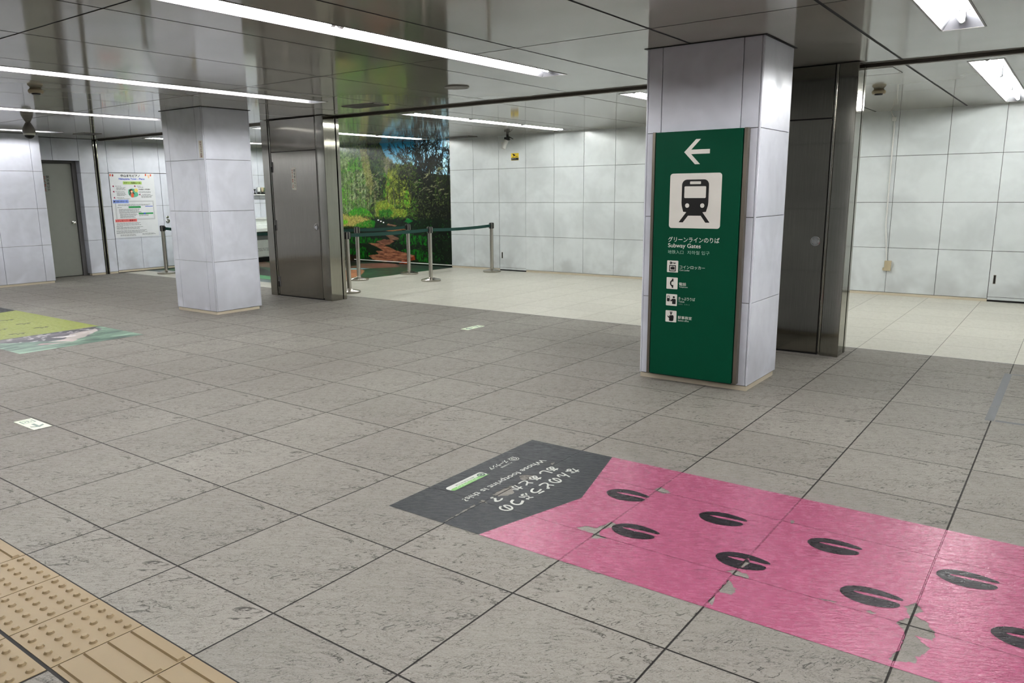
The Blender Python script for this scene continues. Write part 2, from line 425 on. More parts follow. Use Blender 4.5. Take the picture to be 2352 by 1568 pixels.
# leave holes for the two access panels
acc = [(-5.277, -4.682), (2.460, 3.056)]
for a, b in zip(us[:-1], us[1:]):
    zs = ZR + [2.44]
    if any(abs(a - p[0]) < .05 for p in acc): zs = ZR[1:] + [2.44]
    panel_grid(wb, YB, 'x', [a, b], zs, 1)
tag(wb.build('wall_back', [M['panelb'], M['gap']]), 'far wall clad in white square enamel panels', 'wall', kind='structure')
bs = MB()
def bb(x0, x1): bs.box((x0, YB + .002, 0), (x1, YB + .03, .034), 0)
bb(-6.44, acc[0][0]); bb(acc[0][1], acc[1][0]); bb(acc[1][1], XR)
tag(bs.build('baseboard_back', M['stone']), 'low beige skirting strip along the far wall', 'baseboard', kind='structure')

def access_panel(x0, x1, label):
    t = thing('access_panel', label, 'access panel', (x0, YB, 0))
    box(t, 'panel_face', M['panelb'], (x0 + .003, YB, .062), (x1 - .003, YB + .02, .637), .0012)
    box(t, 'lower_rail', M['panelb'], (x0 + .003, YB + .002, .024), (x1 - .003, YB + .02, .058))
    box(t, 'floor_gap', M['black'], (x0, YB + .006, 0), (x1, YB + .011, .637))
    h = box(t, 'handle', M['alu'], (x0 + .045, YB - .004, .228), (x0 + .073, YB + .001, .340), .0015)
    sub(box(None, 'handle_slot', M['black'], (x0 + .051, YB - .0052, .236), (x0 + .067, YB - .0035, .332)), h)
    return t
access_panel(*acc[0], 'hinged white access panel at floor level behind the rightmost barrier post')
access_panel(*acc[1], 'hinged white access panel at floor level right of the wall junction box')

# left side: projecting block, door recess, pier, shutter guide, far left wall
wl = MB()
wl.box((-12.0, YF, 0), (-10.562, 5.078, 2.6), 1)
ys = [4.94 - .605 * k for k in range(0, 17)][::-1]; ys = [y for y in ys if y > YF] + [5.092]
panel_grid(wl, -10.55, 'y', ys, ZR + [2.44], -1)
panel_grid(wl, 5.092, 'x', [-11.4, -10.552], ZR + [2.44], -1)
wl.box((-11.6, 5.09, 2.06), (XL - .012, 6.28, 2.6), 1)
panel_grid(wl, XL, 'y', [5.09, 5.560, 6.012], [2.056, 2.44], -1)
wl.box((-11.6, 6.022, 0), (XL - .012, 6.28, 2.6), 1)
panel_grid(wl, XL, 'y', [6.012, 6.276], ZR + [2.44], -1)
panel_grid(wl, 6.012, 'x', [-11.36, XL - .002], ZR[:3] + [1.846, 2.056], 1)
wl.box((-11.5, 6.345, 0), (XL - .012, YB + .02, 2.6), 1)
panel_grid(wl, XL, 'y', [6.350, 6.512], ZR + [2.44], -1)
panel_grid(wl, XL, 'y', [6.512, 7.018, 7.522, 8.03], [1.858, 2.44], -1)
panel_grid(wl, XL, 'y', [8.03, 8.62, 9.21, 9.80, 10.39, YB], ZR + [2.44], -1)
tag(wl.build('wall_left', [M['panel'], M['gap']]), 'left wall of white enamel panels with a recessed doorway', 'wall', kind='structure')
bl = MB()
bl.box((-10.60, YF, 0), (-10.556, 5.075, .034)); bl.box((-11.3, 5.03, 0), (-10.60, 5.080, .034))
bl.box((-11.3, 6.02, 0), (XL - .006, 6.276, .034)); bl.box((XL - .02, 6.35, 0), (XL - .006, 6.512, .034)); bl.box((XL - .02, 8.05, 0), (XL - .006, YB, .034))
tag(bl.build('baseboard_left', M['stone']), 'low beige skirting strip along the left walls', 'baseboard', kind='structure')
# grey steel door in the recess
d1 = thing('door_1', 'plain grey steel door in the recess behind the left wall block', 'door', (-11.37, 5.1, 0), kind='structure')
box(d1, 'door_leaf', M['doorgrey'], (-11.42, 5.10, .012), (-11.372, 5.93, 2.012), .002)
def fr(mb):
    mb.box((-11.43, 5.935, 0), (-11.345, 6.010, 2.05)); mb.box((-11.43, 5.09, 2.018), (-11.345, 5.94, 2.056)); mb.box((-11.45, 5.09, 0), (-11.43, 6.01, 2.05))
B(d1, 'door_frame', M['frame'], fr)
def kn(mb):
    mb.lathe([(.030, 0), (.030, .006), (.012, .008), (.012, .038), (.026, .045), (.029, .058), (.022, .070), (.001, .072)], 18, (-11.372, 5.862, .965), 'X')
B(d1, 'door_knob', M['chrome'], kn)
F_ = frame((-11.3708, 0, 0), (0, 1, 0), (0, 0, 1))
st = thing('warning_sticker', 'red and black lettering strip stuck on the grey steel door', 'sticker', (-11.371, 5.44, 1.55))
vtext(st, 'lettering', M['red'], '立入禁止', 5.425, 1.80, .058, .068, F_, .004)
vtext(st, 'lettering', M['ink'], '関係者以外', 5.490, 1.80, .050, .0545, F_, .004)

# fire shutter guide between pier and far left wall
def guide(mb):
    mb.box((XL - .05, 6.280, 0), (XL + .012, 6.294, 2.44), 0); mb.box((XL - .05, 6.330, 0), (XL + .012, 6.346, 2.44), 0); mb.box((XL - .05, 6.294, 0), (XL - .012, 6.330, 2.44), 1)
tag(B(None, 'trim_1', [M['steel'], M['black']], guide), 'upright polished shutter guide channel in the left wall', 'trim', kind='structure')
# flush double service door with the poster on it
d2 = thing('door_2', 'flush white service door set in the left wall under the event poster', 'door', (XL, 6.52, 0), kind='structure')
B(d2, 'door_leaf', [M['panel'], M['gap']], lambda mb: (panel_grid(mb, XL, 'y', [6.516, 7.018, 7.520], [.052, .640, 1.243, 1.852], -1, .004, .012)))
B(d2, 'door_leaf', [M['panel'], M['gap']], lambda mb: (panel_grid(mb, XL, 'y', [7.524, 8.028], [.052, .640, 1.243, 1.852], -1, .004, .012)))
B(d2, 'kick_rail', M['stone'], lambda mb: mb.box((XL - .02, 6.516, .012), (XL - .002, 8.026, .046)))
B(d2, 'gap', M['dgap'], lambda mb: (mb.box((XL - .0125, 6.508, 0), (XL - .006, 6.516, 1.858)), mb.box((XL - .0125, 6.508, 1.852), (XL - .006, 8.03, 1.859)), mb.box((XL - .0125, 6.51, 0), (XL - .006, 8.03, .012))))
B(d2, 'door_knob', M['chrome'], lambda mb: mb.lathe([(.042, 0), (.042, .008), (.030, .012), (.026, .02), (.001, .021)], 20, (XL, 7.597, .937), 'X'))
B(d2, 'lock', M['chrome'], lambda mb: mb.lathe([(.026, 0), (.025, .007), (.014, .010), (.001, .0105)], 18, (XL, 7.597, 1.016), 'X'))

# the two walls that close the hall behind and beside the viewpoint
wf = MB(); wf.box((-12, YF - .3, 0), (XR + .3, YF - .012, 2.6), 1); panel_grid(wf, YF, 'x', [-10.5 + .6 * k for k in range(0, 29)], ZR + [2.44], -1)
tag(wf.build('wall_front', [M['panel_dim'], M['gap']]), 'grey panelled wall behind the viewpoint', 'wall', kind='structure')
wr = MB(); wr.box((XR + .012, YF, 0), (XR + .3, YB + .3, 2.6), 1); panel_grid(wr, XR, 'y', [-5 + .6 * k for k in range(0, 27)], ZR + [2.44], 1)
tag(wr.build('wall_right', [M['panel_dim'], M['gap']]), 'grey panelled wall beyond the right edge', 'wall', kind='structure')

# ------------------------------------------------------------------ ceiling with light troughs cut out
FX = [-9.97, -6.84, -3.71, -.575, 2.57, 5.70]  # last column is unseen, continued from the spacing for light from the right
LW = .118; SLOT_F = (-2.42, 5.165); SLOT_B = (6.62, 10.40)
def ceiling(mb, y0, y1, yj, z, slots, slot):
    xs = [-.06 + 1.043 * k for k in range(-12, 7)]; xs = [-11.6] + [x for x in xs if -11.5 < x < XR] + [XR]
    ycut = [y0] + [y for y in yj if y0 < y < y1] + [y1]
    for a, b in zip(xs[:-1], xs[1:]):
        g = .015 if b < .9 else .022
        sl = [s for s in slots if a < s < b]
        for c, d in zip(ycut[:-1], ycut[1:]):
            A, Bx, Cc, D = a + g / 2, b - g / 2, c + .0075, d - .0075
            def q(x0, x1, yy0, yy1):
                if x1 - x0 > .001 and yy1 - yy0 > .001:
                    mb.box((x0, yy0, z), (x1, yy1, z + .0015), 0)
            if sl and slot[0] < D and slot[1] > Cc:
                s = sl[0]; l, r = s - LW, s + LW
                q(A, l, Cc, D); q(r, Bx, Cc, D); q(l, r, Cc, max(Cc, slot[0])); q(l, r, min(D, slot[1]), D)
            else: q(A, Bx, Cc, D)
    # dark void above
    for s0, s1 in zip([-11.6] + [s + LW for s in slots], [s - LW for s in slots] + [XR]):
        mb.box((s0, y0, z + .003), (s1, y1, z + .012), 1)
cm = MB(); ceiling(cm, YF, 6.285, [-3.46, -1.02, 1.425, 3.858], H, FX, SLOT_F)
tag(cm.build('ceiling', [M['ceil'], M['black']]), 'glossy grey metal panel ceiling of the front hall', 'ceiling', kind='structure')
cm = MB(); ceiling(cm, 6.445, YB + .1, [8.45], HB, FX, SLOT_B)
tag(cm.build('ceiling', [M['ceil'], M['black']]), 'glossy grey metal panel ceiling of the back bay', 'ceiling', kind='structure')
def sh(mb):
    mb.box((-11.5, 6.285, H - .002), (XR, 6.305, H + .03), 0); mb.box((-11.5, 6.385, H - .022), (XR, 6.40, H + .03), 0); mb.box((-11.5, 6.305, H + .02), (XR, 6.385, H + .03), 1)
    mb.box((-11.5, 6.418, HB - .004), (XR, 6.445, H + .03), 0); mb.box((-11.5, 6.40, H - .002), (XR, 6.418, H + .03), 1)
tag(B(None, 'trim_2', [M['alu'], M['black']], sh), 'dark fire shutter slot running across the ceiling', 'trim', kind='structure')

def light(x, y0, y1, z, nseg, tm, label, fins):
    """recessed trough with sloping white reflector and tubes end to end"""
    t = thing('fluorescent_light', label, 'ceiling light', (x, (y0 + y1) / 2, z), 'recessed fluorescent troughs')
    w = LW; top = .045; h = .10; tz = .018 if fins else .034
    def refl(mb):
        P = [(-w, 0), (-top, h), (top, h), (w, 0)]
        for (a, za), (b, zb) in zip(P[:-1], P[1:]): mb.quad([(x + a, y0, z + za), (x + b, y0, z + zb), (x + b, y1, z + zb), (x + a, y1, z + za)])
        for y, yi in ((y0, y0 + .075), (y1, y1 - .075)): mb.quad([(x - w, y, z), (x + w, y, z), (x + top + .01, yi, z + h * .97), (x - top - .01, yi, z + h * .97)])
    B(t, 'reflector', M['refl'], refl)
    def rim(mb):
        for a in (-w - .012, w): mb.box((x + a, y0 - .012, z - .003), (x + a + .012, y1 + .012, z + .004))
        for y in (y0 - .012, y1): mb.box((x - w, y, z - .003), (x + w, y + .012, z + .004))
    B(t, 'rim', M['plastic_g'], rim)
    L = (y1 - y0) / nseg
    for k in range(nseg):
        a, b = y0 + k * L, y0 + (k + 1) * L
        tb = B(t, 'tube', tm, lambda mb: mb.cyl((x, a + (.05 if k else .105), z + tz), (x, b - (.05 if k < nseg - 1 else .105), z + tz), .0155, 12))
        for q, r in ((a + (.02 if k else .075), a + (.014 if k else .07)), (b - (.052 if k < nseg - 1 else .107), b - (.028 if k < nseg - 1 else .084))):
            B(t, 'socket', M['white'], lambda mb: (mb.cyl((x, q, z + tz), (x, q + .032, z + tz), .0165, 12), mb.box((x - .016, r, z + tz - .004), (x + .016, r + .014, z + .098))))
        if fins and k:
            B(t, 'divider', M['refl'], lambda mb: mb.add([(x - w, a - .004, z + .002), (x + w, a - .004, z + .002), (x + top, a - .004, z + h), (x - top, a - .004, z + h), (x - w, a + .004, z + .002), (x + w, a + .004, z + .002), (x + top, a + .004, z + h), (x - top, a + .004, z + h)],
                                                  [(0, 1, 2, 3), (7, 6, 5, 4), (0, 4, 5, 1), (1, 5, 6, 2), (2, 6, 7, 3), (3, 7, 4, 0)]))
    return t
FL = ['fluorescent trough closest to the left wall block, beside the dome camera', 'fluorescent trough ending at the white pillar on the left',
      'fluorescent trough between the white pillar and the long bright trough', 'long bright fluorescent trough crossing the middle of the front ceiling',
      'fluorescent trough over the floor to the right of the green sign pillar', 'unseen fluorescent trough along the right hand wall of the front hall']
BL = ['back bay fluorescent trough next to the left wall', 'back bay fluorescent trough in front of the forest mural', 'back bay fluorescent trough in front of the wall camera',
      'back bay fluorescent trough half hidden by the green sign pillar', 'back bay fluorescent trough at the right above the wall junction box', 'unseen back bay fluorescent trough beside the right wall']
for x, a, b in zip(FX, FL, BL):
    light(x, SLOT_F[0], SLOT_F[1], H, 3, M['tube_dim'] if x < -9 else M['tube'], a, False)
    light(x, SLOT_B[0], SLOT_B[1], HB, 3, M['tubeb'], b, True)

# ------------------------------------------------------------------ pillars
def pillar(x0, y0, label):
    x1, y1 = x0 + .85, y0 + .65; th = .02; e = .014
    t = thing('pillar', label, 'pillar', ((x0 + x1) / 2, (y0 + y1) / 2, 0), kind='structure')
    box(t, 'core', M['gap'], (x0 + .012, y0 + .012, .033), (x1 - .012, y1 - .012, H))
    zs = ZR + [H - .002]
    def clad(mb):
        fx = [x0 + e, x0 + .122, x1 - .137, x1 - e]
        for pl, f in ((y0, 1), (y1, -1)):
            for a, b in zip(fx[:-1], fx[1:]):
                for c, d in zip(zs[:-1], zs[1:]): mb.box((a + .0022, pl, c + .002), (b - .0022, pl + th * f, d - .002), 0, .0012)
        for pl, f in ((x0, 1), (x1, -1)):
            for c, d in zip(zs[:-1], zs[1:]): mb.box((pl, y0 + e + .0022, c + .002), (pl + th * f, y1 - e - .0022, d - .002), 0, .0012)
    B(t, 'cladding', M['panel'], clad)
    def corner(mb):
        for a in (x0, x1 - e):
            for b in (y0, y1 - e): mb.box((a, b, ZR[0]), (a + e, b + e, H - .002), 0, .003)
    B(t, 'corner_trim', M['panel'], corner)
    def pl(mb):
        mb.box((x0 + .005, y0 + .005, 0), (x1 - .005, y1 - .035, .034))
    B(t, 'plinth', M['stone'], pl)
    B(t, 'collar', M['black'], lambda mb: mb.box((x0 - .018, y0 - .018, H - .004), (x1 + .018, y1 + .018, H - .0005)))
    return t
pillar(-5.845, 4.50, 'square white panelled pillar left of the middle, with red warning strip')
pillar(.655, 4.51, 'square white panelled pillar carrying the green direction sign')
st = thing('warning_sticker', 'small pale strip with red vertical lettering high on the left pillar', 'sticker', (-5.05, 4.499, 1.95))
F_ = frame((0, 4.4988, 0), (1, 0, 0), (0, 0, 1))
flat(st, 'backing', M['pale_film'], [rect(-5.093, 1.862, -5.012, 2.062)], F_)
vtext(st, 'lettering', M['redd'], '防犯カメラ設置', -5.072, 2.054, .040, .0265, frame((0, 4.498, 0), (1, 0, 0), (0, 0, 1)), .006)

# ------------------------------------------------------------------ stainless shutter housings
def housing(dx, label):
    t = thing('steel_cabinet', label, 'cabinet', (-5.385 + dx, 6.2, 0))
    X0, X1 = -6.04 + dx, -4.732 + dx
    def body(mb):
        mb.box((X0, 6.090, 0), (X0 + .145, 6.278, H - .006), 0, .003)
        mb.box((X1 - .150, 6.090, 0), (X1, 6.278, H - .006), 0, .003)
        mb.box((X0 + .14, 6.12, 0), (X1 - .14, 6.278, H - .006))
        mb.box((X0, 6.308, 0), (X1, 6.362, HB - .006), 0, .003)
        mb.box((X1 - .012, 6.278, 0), (X1 - .004, 6.292, H - .006))
    B(t, 'carcass', M['steel'], body)
    box(t, 'shutter_slot', M['black'], (X0 + .02, 6.27, .004), (X1 - .03, 6.31, H - .02))
    dl, dr = X0 + .190, X1 - .190
    dd = box(t, 'door', M['steeld'], (dl, 6.096, .016), (dr + .008, 6.118, 2.004), .002)
    box(t, 'transom_panel', M['steeld'], (dl, 6.096, 2.012), (dr + .008, 6.118, H - .012), .002)
    box(t, 'shadow_gap', M['black'], (dl - .006, 6.110, .0), (dr + .014, 6.1205, H - .004))
    def mould(mb):
        for x in (X0 + .168, X1 - .162): mb.cyl((x, 6.103, .03), (x, 6.103, H - .01), .0135, 10)
    B(t, 'moulding', M['steel'], mould)
    for z in (.205, 1.002, 1.805):
        def hin(mb):
            mb.cyl((dl + .002, 6.089, z - .072), (dl + .002, 6.089, z + .004), .011, 10, 0); mb.cyl((dl + .002, 6.089, z + .006), (dl + .002, 6.089, z + .072), .011, 10, 1)
            mb.box((dl - .02, 6.092, z - .07), (dl + .03, 6.097, z + .07), 1)
        sub(B(None, 'hinge', [M['black'], M['frame']], hin), dd)
    def hd(mb):
        c = (dr - .058, 6.096, .992)
        mb.lathe([(.041, 0), (.041, -.005), (.034, -.0065), (.031, -.002), (.022, -.001), (.020, -.005), (.001, -.0055)], 24, c, 'Y')
        for k in range(4):
            a = PI / 4 + k * PI / 2; mb.box((c[0] + .022 * math.cos(a) - .005, 6.088, c[2] + .022 * math.sin(a) - .005), (c[0] + .022 * math.cos(a) + .005, 6.095, c[2] + .022 * math.sin(a) + .005), 0, .002)
    sub(B(None, 'handle', M['chrome'], hd), dd)
    return t
housing(0, 'brushed stainless steel cabinet with hinged door behind the left pillar')
housing(6.482, 'brushed stainless steel cabinet with door behind the green sign pillar')
st = thing('warning_sticker', 'pale label with red and black vertical lettering on the left steel door', 'sticker', (-5.39, 6.09, 1.64))
flat(st, 'backing', M['pale_film'], [rect(-5.437, 1.488, -5.341, 1.790)], frame((0, 6.0948, 0), (1, 0, 0), (0, 0, 1)))
F_ = frame((0, 6.0940, 0), (1, 0, 0), (0, 0, 1))
vtext(st, 'lettering', M['red'], '立入禁止', -5.428, 1.775, .034, .064, F_, .004)
vtext(st, 'lettering', M['ink'], '関係者以外の', -5.384, 1.770, .032, .042, F_, .006)
#NEXT
# ------------------------------------------------------------------ green direction sign on the right pillar
sg = thing('direction_sign', 'tall green station sign with arrow and train pictogram on the right pillar', 'sign', (1.085, 4.5, .95))
box(sg, 'board', M['green'], (.765, 4.455, .053), (1.408, 4.505, 1.846), .003)
for a, b in ((.735, .758), (1.414, 1.441)):
    box(sg, 'frame_rail', M['alu'], (a, 4.462, .050), (b, 4.508, 1.849), .002)
box(sg, 'shadow_gap', M['black'], (.757, 4.485, .052), (1.415, 4.509, 1.847))
SF = lambda d: frame((0, 4.4545 - d, 0), (1, 0, 0), (0, 0, 1))
flat(sg, 'arrow', M['signw'], [[(.988, 1.700), (1.074, 1.787), (1.110, 1.787), (1.041, 1.716), (1.179, 1.716), (1.179, 1.685), (1.041, 1.685), (1.110, 1.614), (1.072, 1.614)]], SF(.0006))
pic = flat(sg, 'train_pictogram', M['signw'], [rrect(.888, 1.163, 1.276, 1.552, .022)], SF(.0006))
def arc(cx, cz, r, a0, a1, n=8): return [(cx + r * math.cos(math.radians(a0 + (a1 - a0) * k / n)), cz + r * math.sin(math.radians(a0 + (a1 - a0) * k / n))) for k in range(n + 1)]
outer = arc(1.145, 1.470, .038, 0, 90) + arc(1.019, 1.470, .038, 90, 180) + [(.981, 1.345), (.983, 1.325), (.996, 1.281), (1.020, 1.278), (.964, 1.205), (.996, 1.205), (1.034, 1.2535), (1.130, 1.2535), (1.167, 1.205), (1.198, 1.205), (1.142, 1.278), (1.168, 1.281), (1.181, 1.325), (1.183, 1.345)]
tr = flat(None, 'train', M['signb'], [outer, rrect(1.0, 1.378, 1.163, 1.461, .007, 3), rrect(1.041, 1.475, 1.123, 1.495, .004, 3), circ(1.025, 1.325, .016), circ(1.139, 1.325, .016)], SF(.0012))
sub(tr, pic)
text(sg, 'lettering', M['signw'], 'グリーンラインのりば', .886, 1.061, .391, .039, SF(.0006), .012)
text(sg, 'lettering', M['signw'], 'Subway Gates', .887, 1.012, .253, .040, SF(.0006), .014)
text(sg, 'lettering', M['signdim'], '地铁入口', .887, .975, .122, .027, SF(.0006))
text(sg, 'lettering', M['signdim'], '지하철 입구', 1.039, .975, .169, .027, SF(.0006))
def icon(z, fn, name):
    p = flat(sg, name, M['signw'], [rrect(.8845, z - .0435, .9725, z + .0435, .005, 4)], SF(.0006))
    def f(polys): return sub(flat(None, 'symbol', M['signb'], polys, SF(.0012)), p)
    fn(.9285, z, f)
def locker(x, z, f):
    f([circ(x - .014, z + .026, .0095, 12), circ(x - .016, z + .026, .003, 8)]); f([rect(x - .006, z + .0235, x + .026, z + .0285), rect(x + .012, z + .0185, x + .017, z + .0235)])
    f([rect(x - .026, z - .036, x + .026, z + .010), rect(x - .020, z - .030, x + .020, z + .004)]); f([rect(x - .015, z - .023, x + .016, z - .004)]); f([rect(x - .006, z - .004, x + .007, z + .001), rect(x - .003, z - .004, x + .004, z - .001)])
def phone(x, z, f):
    a = [(x + .010 - .026 * math.cos(q), z + .027 * math.sin(q)) for q in np.linspace(-1.2, 1.2, 12)]; b = [(x + .013 - .019 * math.cos(q), z + .020 * math.sin(q)) for q in np.linspace(1.15, -1.15, 12)]
    f([a + b]); f([rect(x - .001, z + .013, x + .010, z + .034)]); f([rect(x - .001, z - .034, x + .010, z - .013)])
def ticket(x, z, f):
    f([rrect(x - .036, z - .012, x - .015, z + .029, .002, 2), rect(x - .033, z + .012, x - .018, z + .026)])
    f([circ(x + .018, z + .021, .0085, 14)]); f([[(x - .012, z + .006), (x - .006, z - .004), (x + .006, z + .009), (x + .030, z + .009), (x + .034, z + .003), (x + .034, z - .030), (x + .006, z - .030), (x + .006, z - .006), (x - .004, z - .013), (x - .013, z + .001)]])
def officer(x, z, f):
    f([[(x - .012, z + .034), (x + .012, z + .034), (x + .009, z + .027), (x - .008, z + .026)]]); f([[(x - .008, z + .024), (x + .009, z + .024), (x + .007, z + .016), (x, z + .012), (x - .007, z + .016)]])
    f([[(x - .028, z + .006), (x - .022, z + .001), (x - .014, z - .004), (x - .012, z + .006), (x - .004, z + .010), (x, z + .004), (x + .004, z + .010), (x + .018, z + .008), (x + .022, z - .002), (x + .020, z - .030), (x + .012, z - .036), (x - .010, z - .036), (x - .014, z - .032), (x - .014, z - .014), (x - .026, z - .006)]])
icon(.8815, locker, 'coin_locker_icon'); icon(.757, phone, 'telephone_icon'); icon(.632, ticket, 'ticket_icon'); icon(.5085, officer, 'station_office_icon')
for z, jp, w, en, we in ((.868, 'コインロッカー', .195, 'Coin Locker', .079), (.7425, '電話', .056, 'Telephone', .068), (.635, 'きっぷうりば', .130, 'Tickets', .047), (.493, '駅事務室', .110, 'Station office', .086)):
    text(sg, 'lettering', M['signw'], jp, .983, z, w, .024, SF(.0006), .008)
    text(sg, 'lettering', M['signw'], en, .984, z - .0165, we, .0125, SF(.0006), .004)
text(sg, 'lettering', M['glowg'], '售票处', .984, .600, .034, .010, SF(.0006)); text(sg, 'lettering', M['glowg'], '표 파는 곳', 1.030, .600, .042, .010, SF(.0006))

# ------------------------------------------------------------------ footprint film on the floor, pink
def hoof(x, y, s=1.0):
    o = [(0, -.008), (.006, .024), (.035, .055), (.084, .0715), (.130, .070), (.176, .061), (.200, .050), (.205, .040), (.198, .031), (.150, .030), (.100, .026), (.062, .020), (.037, .009), (.060, .003), (.100, .004), (.150, .0105), (.192, .012), (.202, .0), (.200, -.020), (.170, -.047), (.120, -.064), (.082, -.067), (.042, -.056), (.012, -.032)]
    P = []
    for i, (a, b) in enumerate(o):          # light smoothing
        p, q = o[i - 1], o[(i + 1) % len(o)]
        P.append((x + s * (a * .7 + (p[0] + q[0]) * .15), y + s * (b * .7 + (p[1] + q[1]) * .15)))
        P.append((x + s * (a + q[0]) / 2, y + s * (b + q[1]) / 2))
    return P
ps = thing('floor_sticker', 'pink floor film with dark hoof prints and a charcoal end panel, peeling at joints', 'floor sticker', (2.2, 2.1, 0), 'animal footprint floor stickers')
peel = [[(1.78, 2.415), (1.803, 2.458), (1.864, 2.419), (1.845, 2.381)],
        [(1.70, 1.815), (1.726, 1.850), (1.778, 1.865), (1.79, 1.95), (1.825, 1.945), (1.83, 1.913), (1.802, 1.856), (1.814, 1.806), (1.859, 1.797), (1.805, 1.754), (1.79, 1.80)],
        [(2.373, 1.81), (2.403, 1.842), (2.46, 1.822), (2.462, 1.801), (2.415, 1.795)], [(2.398, 1.868), (2.398, 1.975), (2.422, 1.925), (2.412, 1.87)],
        [(2.398, 1.656), (2.404, 1.747), (2.448, 1.699), (2.454, 1.651), (2.411, 1.637)], [(2.398, 1.553), (2.406, 1.609), (2.423, 1.539)],
        [(2.968, 1.921), (2.999, 1.972), (3.023, 1.922), (3.002, 1.873), (3.051, 1.851), (3.081, 1.789), (3.08, 1.74), (3.03, 1.745), (3.078, 1.685), (3.078, 1.659), (3.051, 1.611), (3.061, 1.581), (3.01, 1.549), (2.984, 1.548), (3.005, 1.636), (2.998, 1.743), (2.965, 1.789), (2.998, 1.858)],
        [(2.867, 1.806), (2.877, 1.827), (2.9, 1.815), (2.886, 1.801)], [(2.711, 1.805), (2.74, 1.816), (2.771, 1.818), (2.759, 1.803)], [(2.428, 2.418), (2.444, 2.430), (2.451, 2.392), (2.440, 2.390)]]
chev = [(1.392, 2.706), (1.549, 2.112), (1.396, 1.513)]
flat(ps, 'coloured_panel', M['pink'], [[chev[2], (3.54, 1.513), (3.54, 2.706), chev[0], chev[1]]] + [jag(p, .005, .012) for p in peel], FLOORF(.0012))
peeld = [[(1.135, 2.182), (1.146, 2.204), (1.192, 2.222), (1.217, 2.179), (1.206, 2.152), (1.178, 2.138)], [(1.179, 1.90), (1.175, 1.995), (1.182, 2.051), (1.253, 1.972), (1.246, 1.936), (1.215, 1.899)],
         [(1.18, 1.785), (1.177, 1.823), (1.224, 1.805), (1.203, 1.79)], [(1.187, 1.526), (1.182, 1.756), (1.192, 1.747), (1.192, 1.533)], [(1.17, 2.433), (1.177, 2.453), (1.19, 2.41)]]
flat(ps, 'title_panel', M['dark'], [[(.862, 1.513), (chev[2][0], 1.513), chev[1], (chev[0][0], 2.706), (.862, 2.706)]] + [jag(p, .004, .012) for p in peeld], FLOORF(.0012))
for k in range(4):
    x = 1.606 + .4705 * k
    flat(ps, 'hoof_print', M['print'], [hoof(x, 2.262, 1.0)], FLOORF(.0019))
    x = 1.819 + .4675 * k
    P = [hoof(x, 1.921, 1.0)]
    if k == 1: P.append(jag(peel[3], .003, .01))
    flat(ps, 'hoof_print', M['print'], P, FLOORF(.0019))
TF = lambda z: frame((0, 0, z), (0, -1, 0), (1, 0, 0))      # read from the -x side: right = -y, up = +x
def line_chars(s, xs, x0, h, w, z=.0019, th=.03):
    for g, y in zip(s, xs):
        if g != ' ': text(ps, 'lettering', M['lettering'], g, -y - w / 2, x0, w, h, TF(z), th)
line_chars('なんのどうぶつの', [2.398 - .0842 * k for k in range(8)], 1.290, .072, .066)
line_chars('あしあとか ？', [2.360, 2.290, 2.200, 2.115, 2.035, 1.95, 1.865], 1.192, .064, .058)
text(ps, 'lettering', M['lettering'], 'Whose footprint is this?', -2.452, 1.080, .690, .050, TF(.0019), .012)
text(ps, 'lettering', M['lettering'], 'ズーラシア', -2.325, .937, .158, .036, TF(.0019), .03)
text(ps, 'lettering', M['lettering'], 'よこはま動物園', -2.322, .984, .100, .015, TF(.0019), .01)
lg = [circ(-2.372, .968, .031, 18, .027), circ(-2.372, .968, .026, 18, .0225), circ(-2.372, .968, .018, 18, .016), circ(-2.372, .968, .012, 18, .0105), circ(-2.366, .972, .006, 12)] + [rect(-2.398 + .009 * k, .938, -2.394 + .009 * k, .948) for k in range(6)]
flat(ps, 'zoo_emblem', M['lettering'], lg, TF(.0019))
gl = flat(ps, 'line_logo', M['lettering'], [rrect(-2.108, .938, -1.822, .997, .02)], TF(.0019))
sub(flat(None, 'green_band', M['leafgreen'], [[(-2.112, .997), (-2.06, .972), (-2.055, .972), (-1.84, .972), (-1.822, .98), (-1.830, .998)]], TF(.0024)), gl)
sub(flat(None, 'emblem', M['dkgreen'], [circ(-2.075, .970, .025, 18, .020), circ(-2.075, .970, .016, 14, .011), circ(-2.075, .970, .012, 14, .007)], TF(.0029)), gl)
sub(text(None, 'lettering', M['lettering'], 'グリーンライン', -2.03, .976, .165, .015, TF(.0029), .02), gl)
sub(text(None, 'lettering', M['dkgreen'], '横浜市営地下鉄', -2.03, .956, .150, .009, TF(.0029), .01), gl)
def streaks(pt, seed, a, b, sx, sy): return pt.two(np.clip((fbm(pt.x * sx, pt.y * sy, seed) - .25) * 1.8, 0, 1), a, b)
pp = Paint(3.54, 4.49, 60, 1.513, 2.706, 76); pp.c = streaks(pp, 51, '#3d4a33', '#8a9a70', 9, 3)
pp.build('photo_panel', FLOORF(.0012), M['murf'], ps)

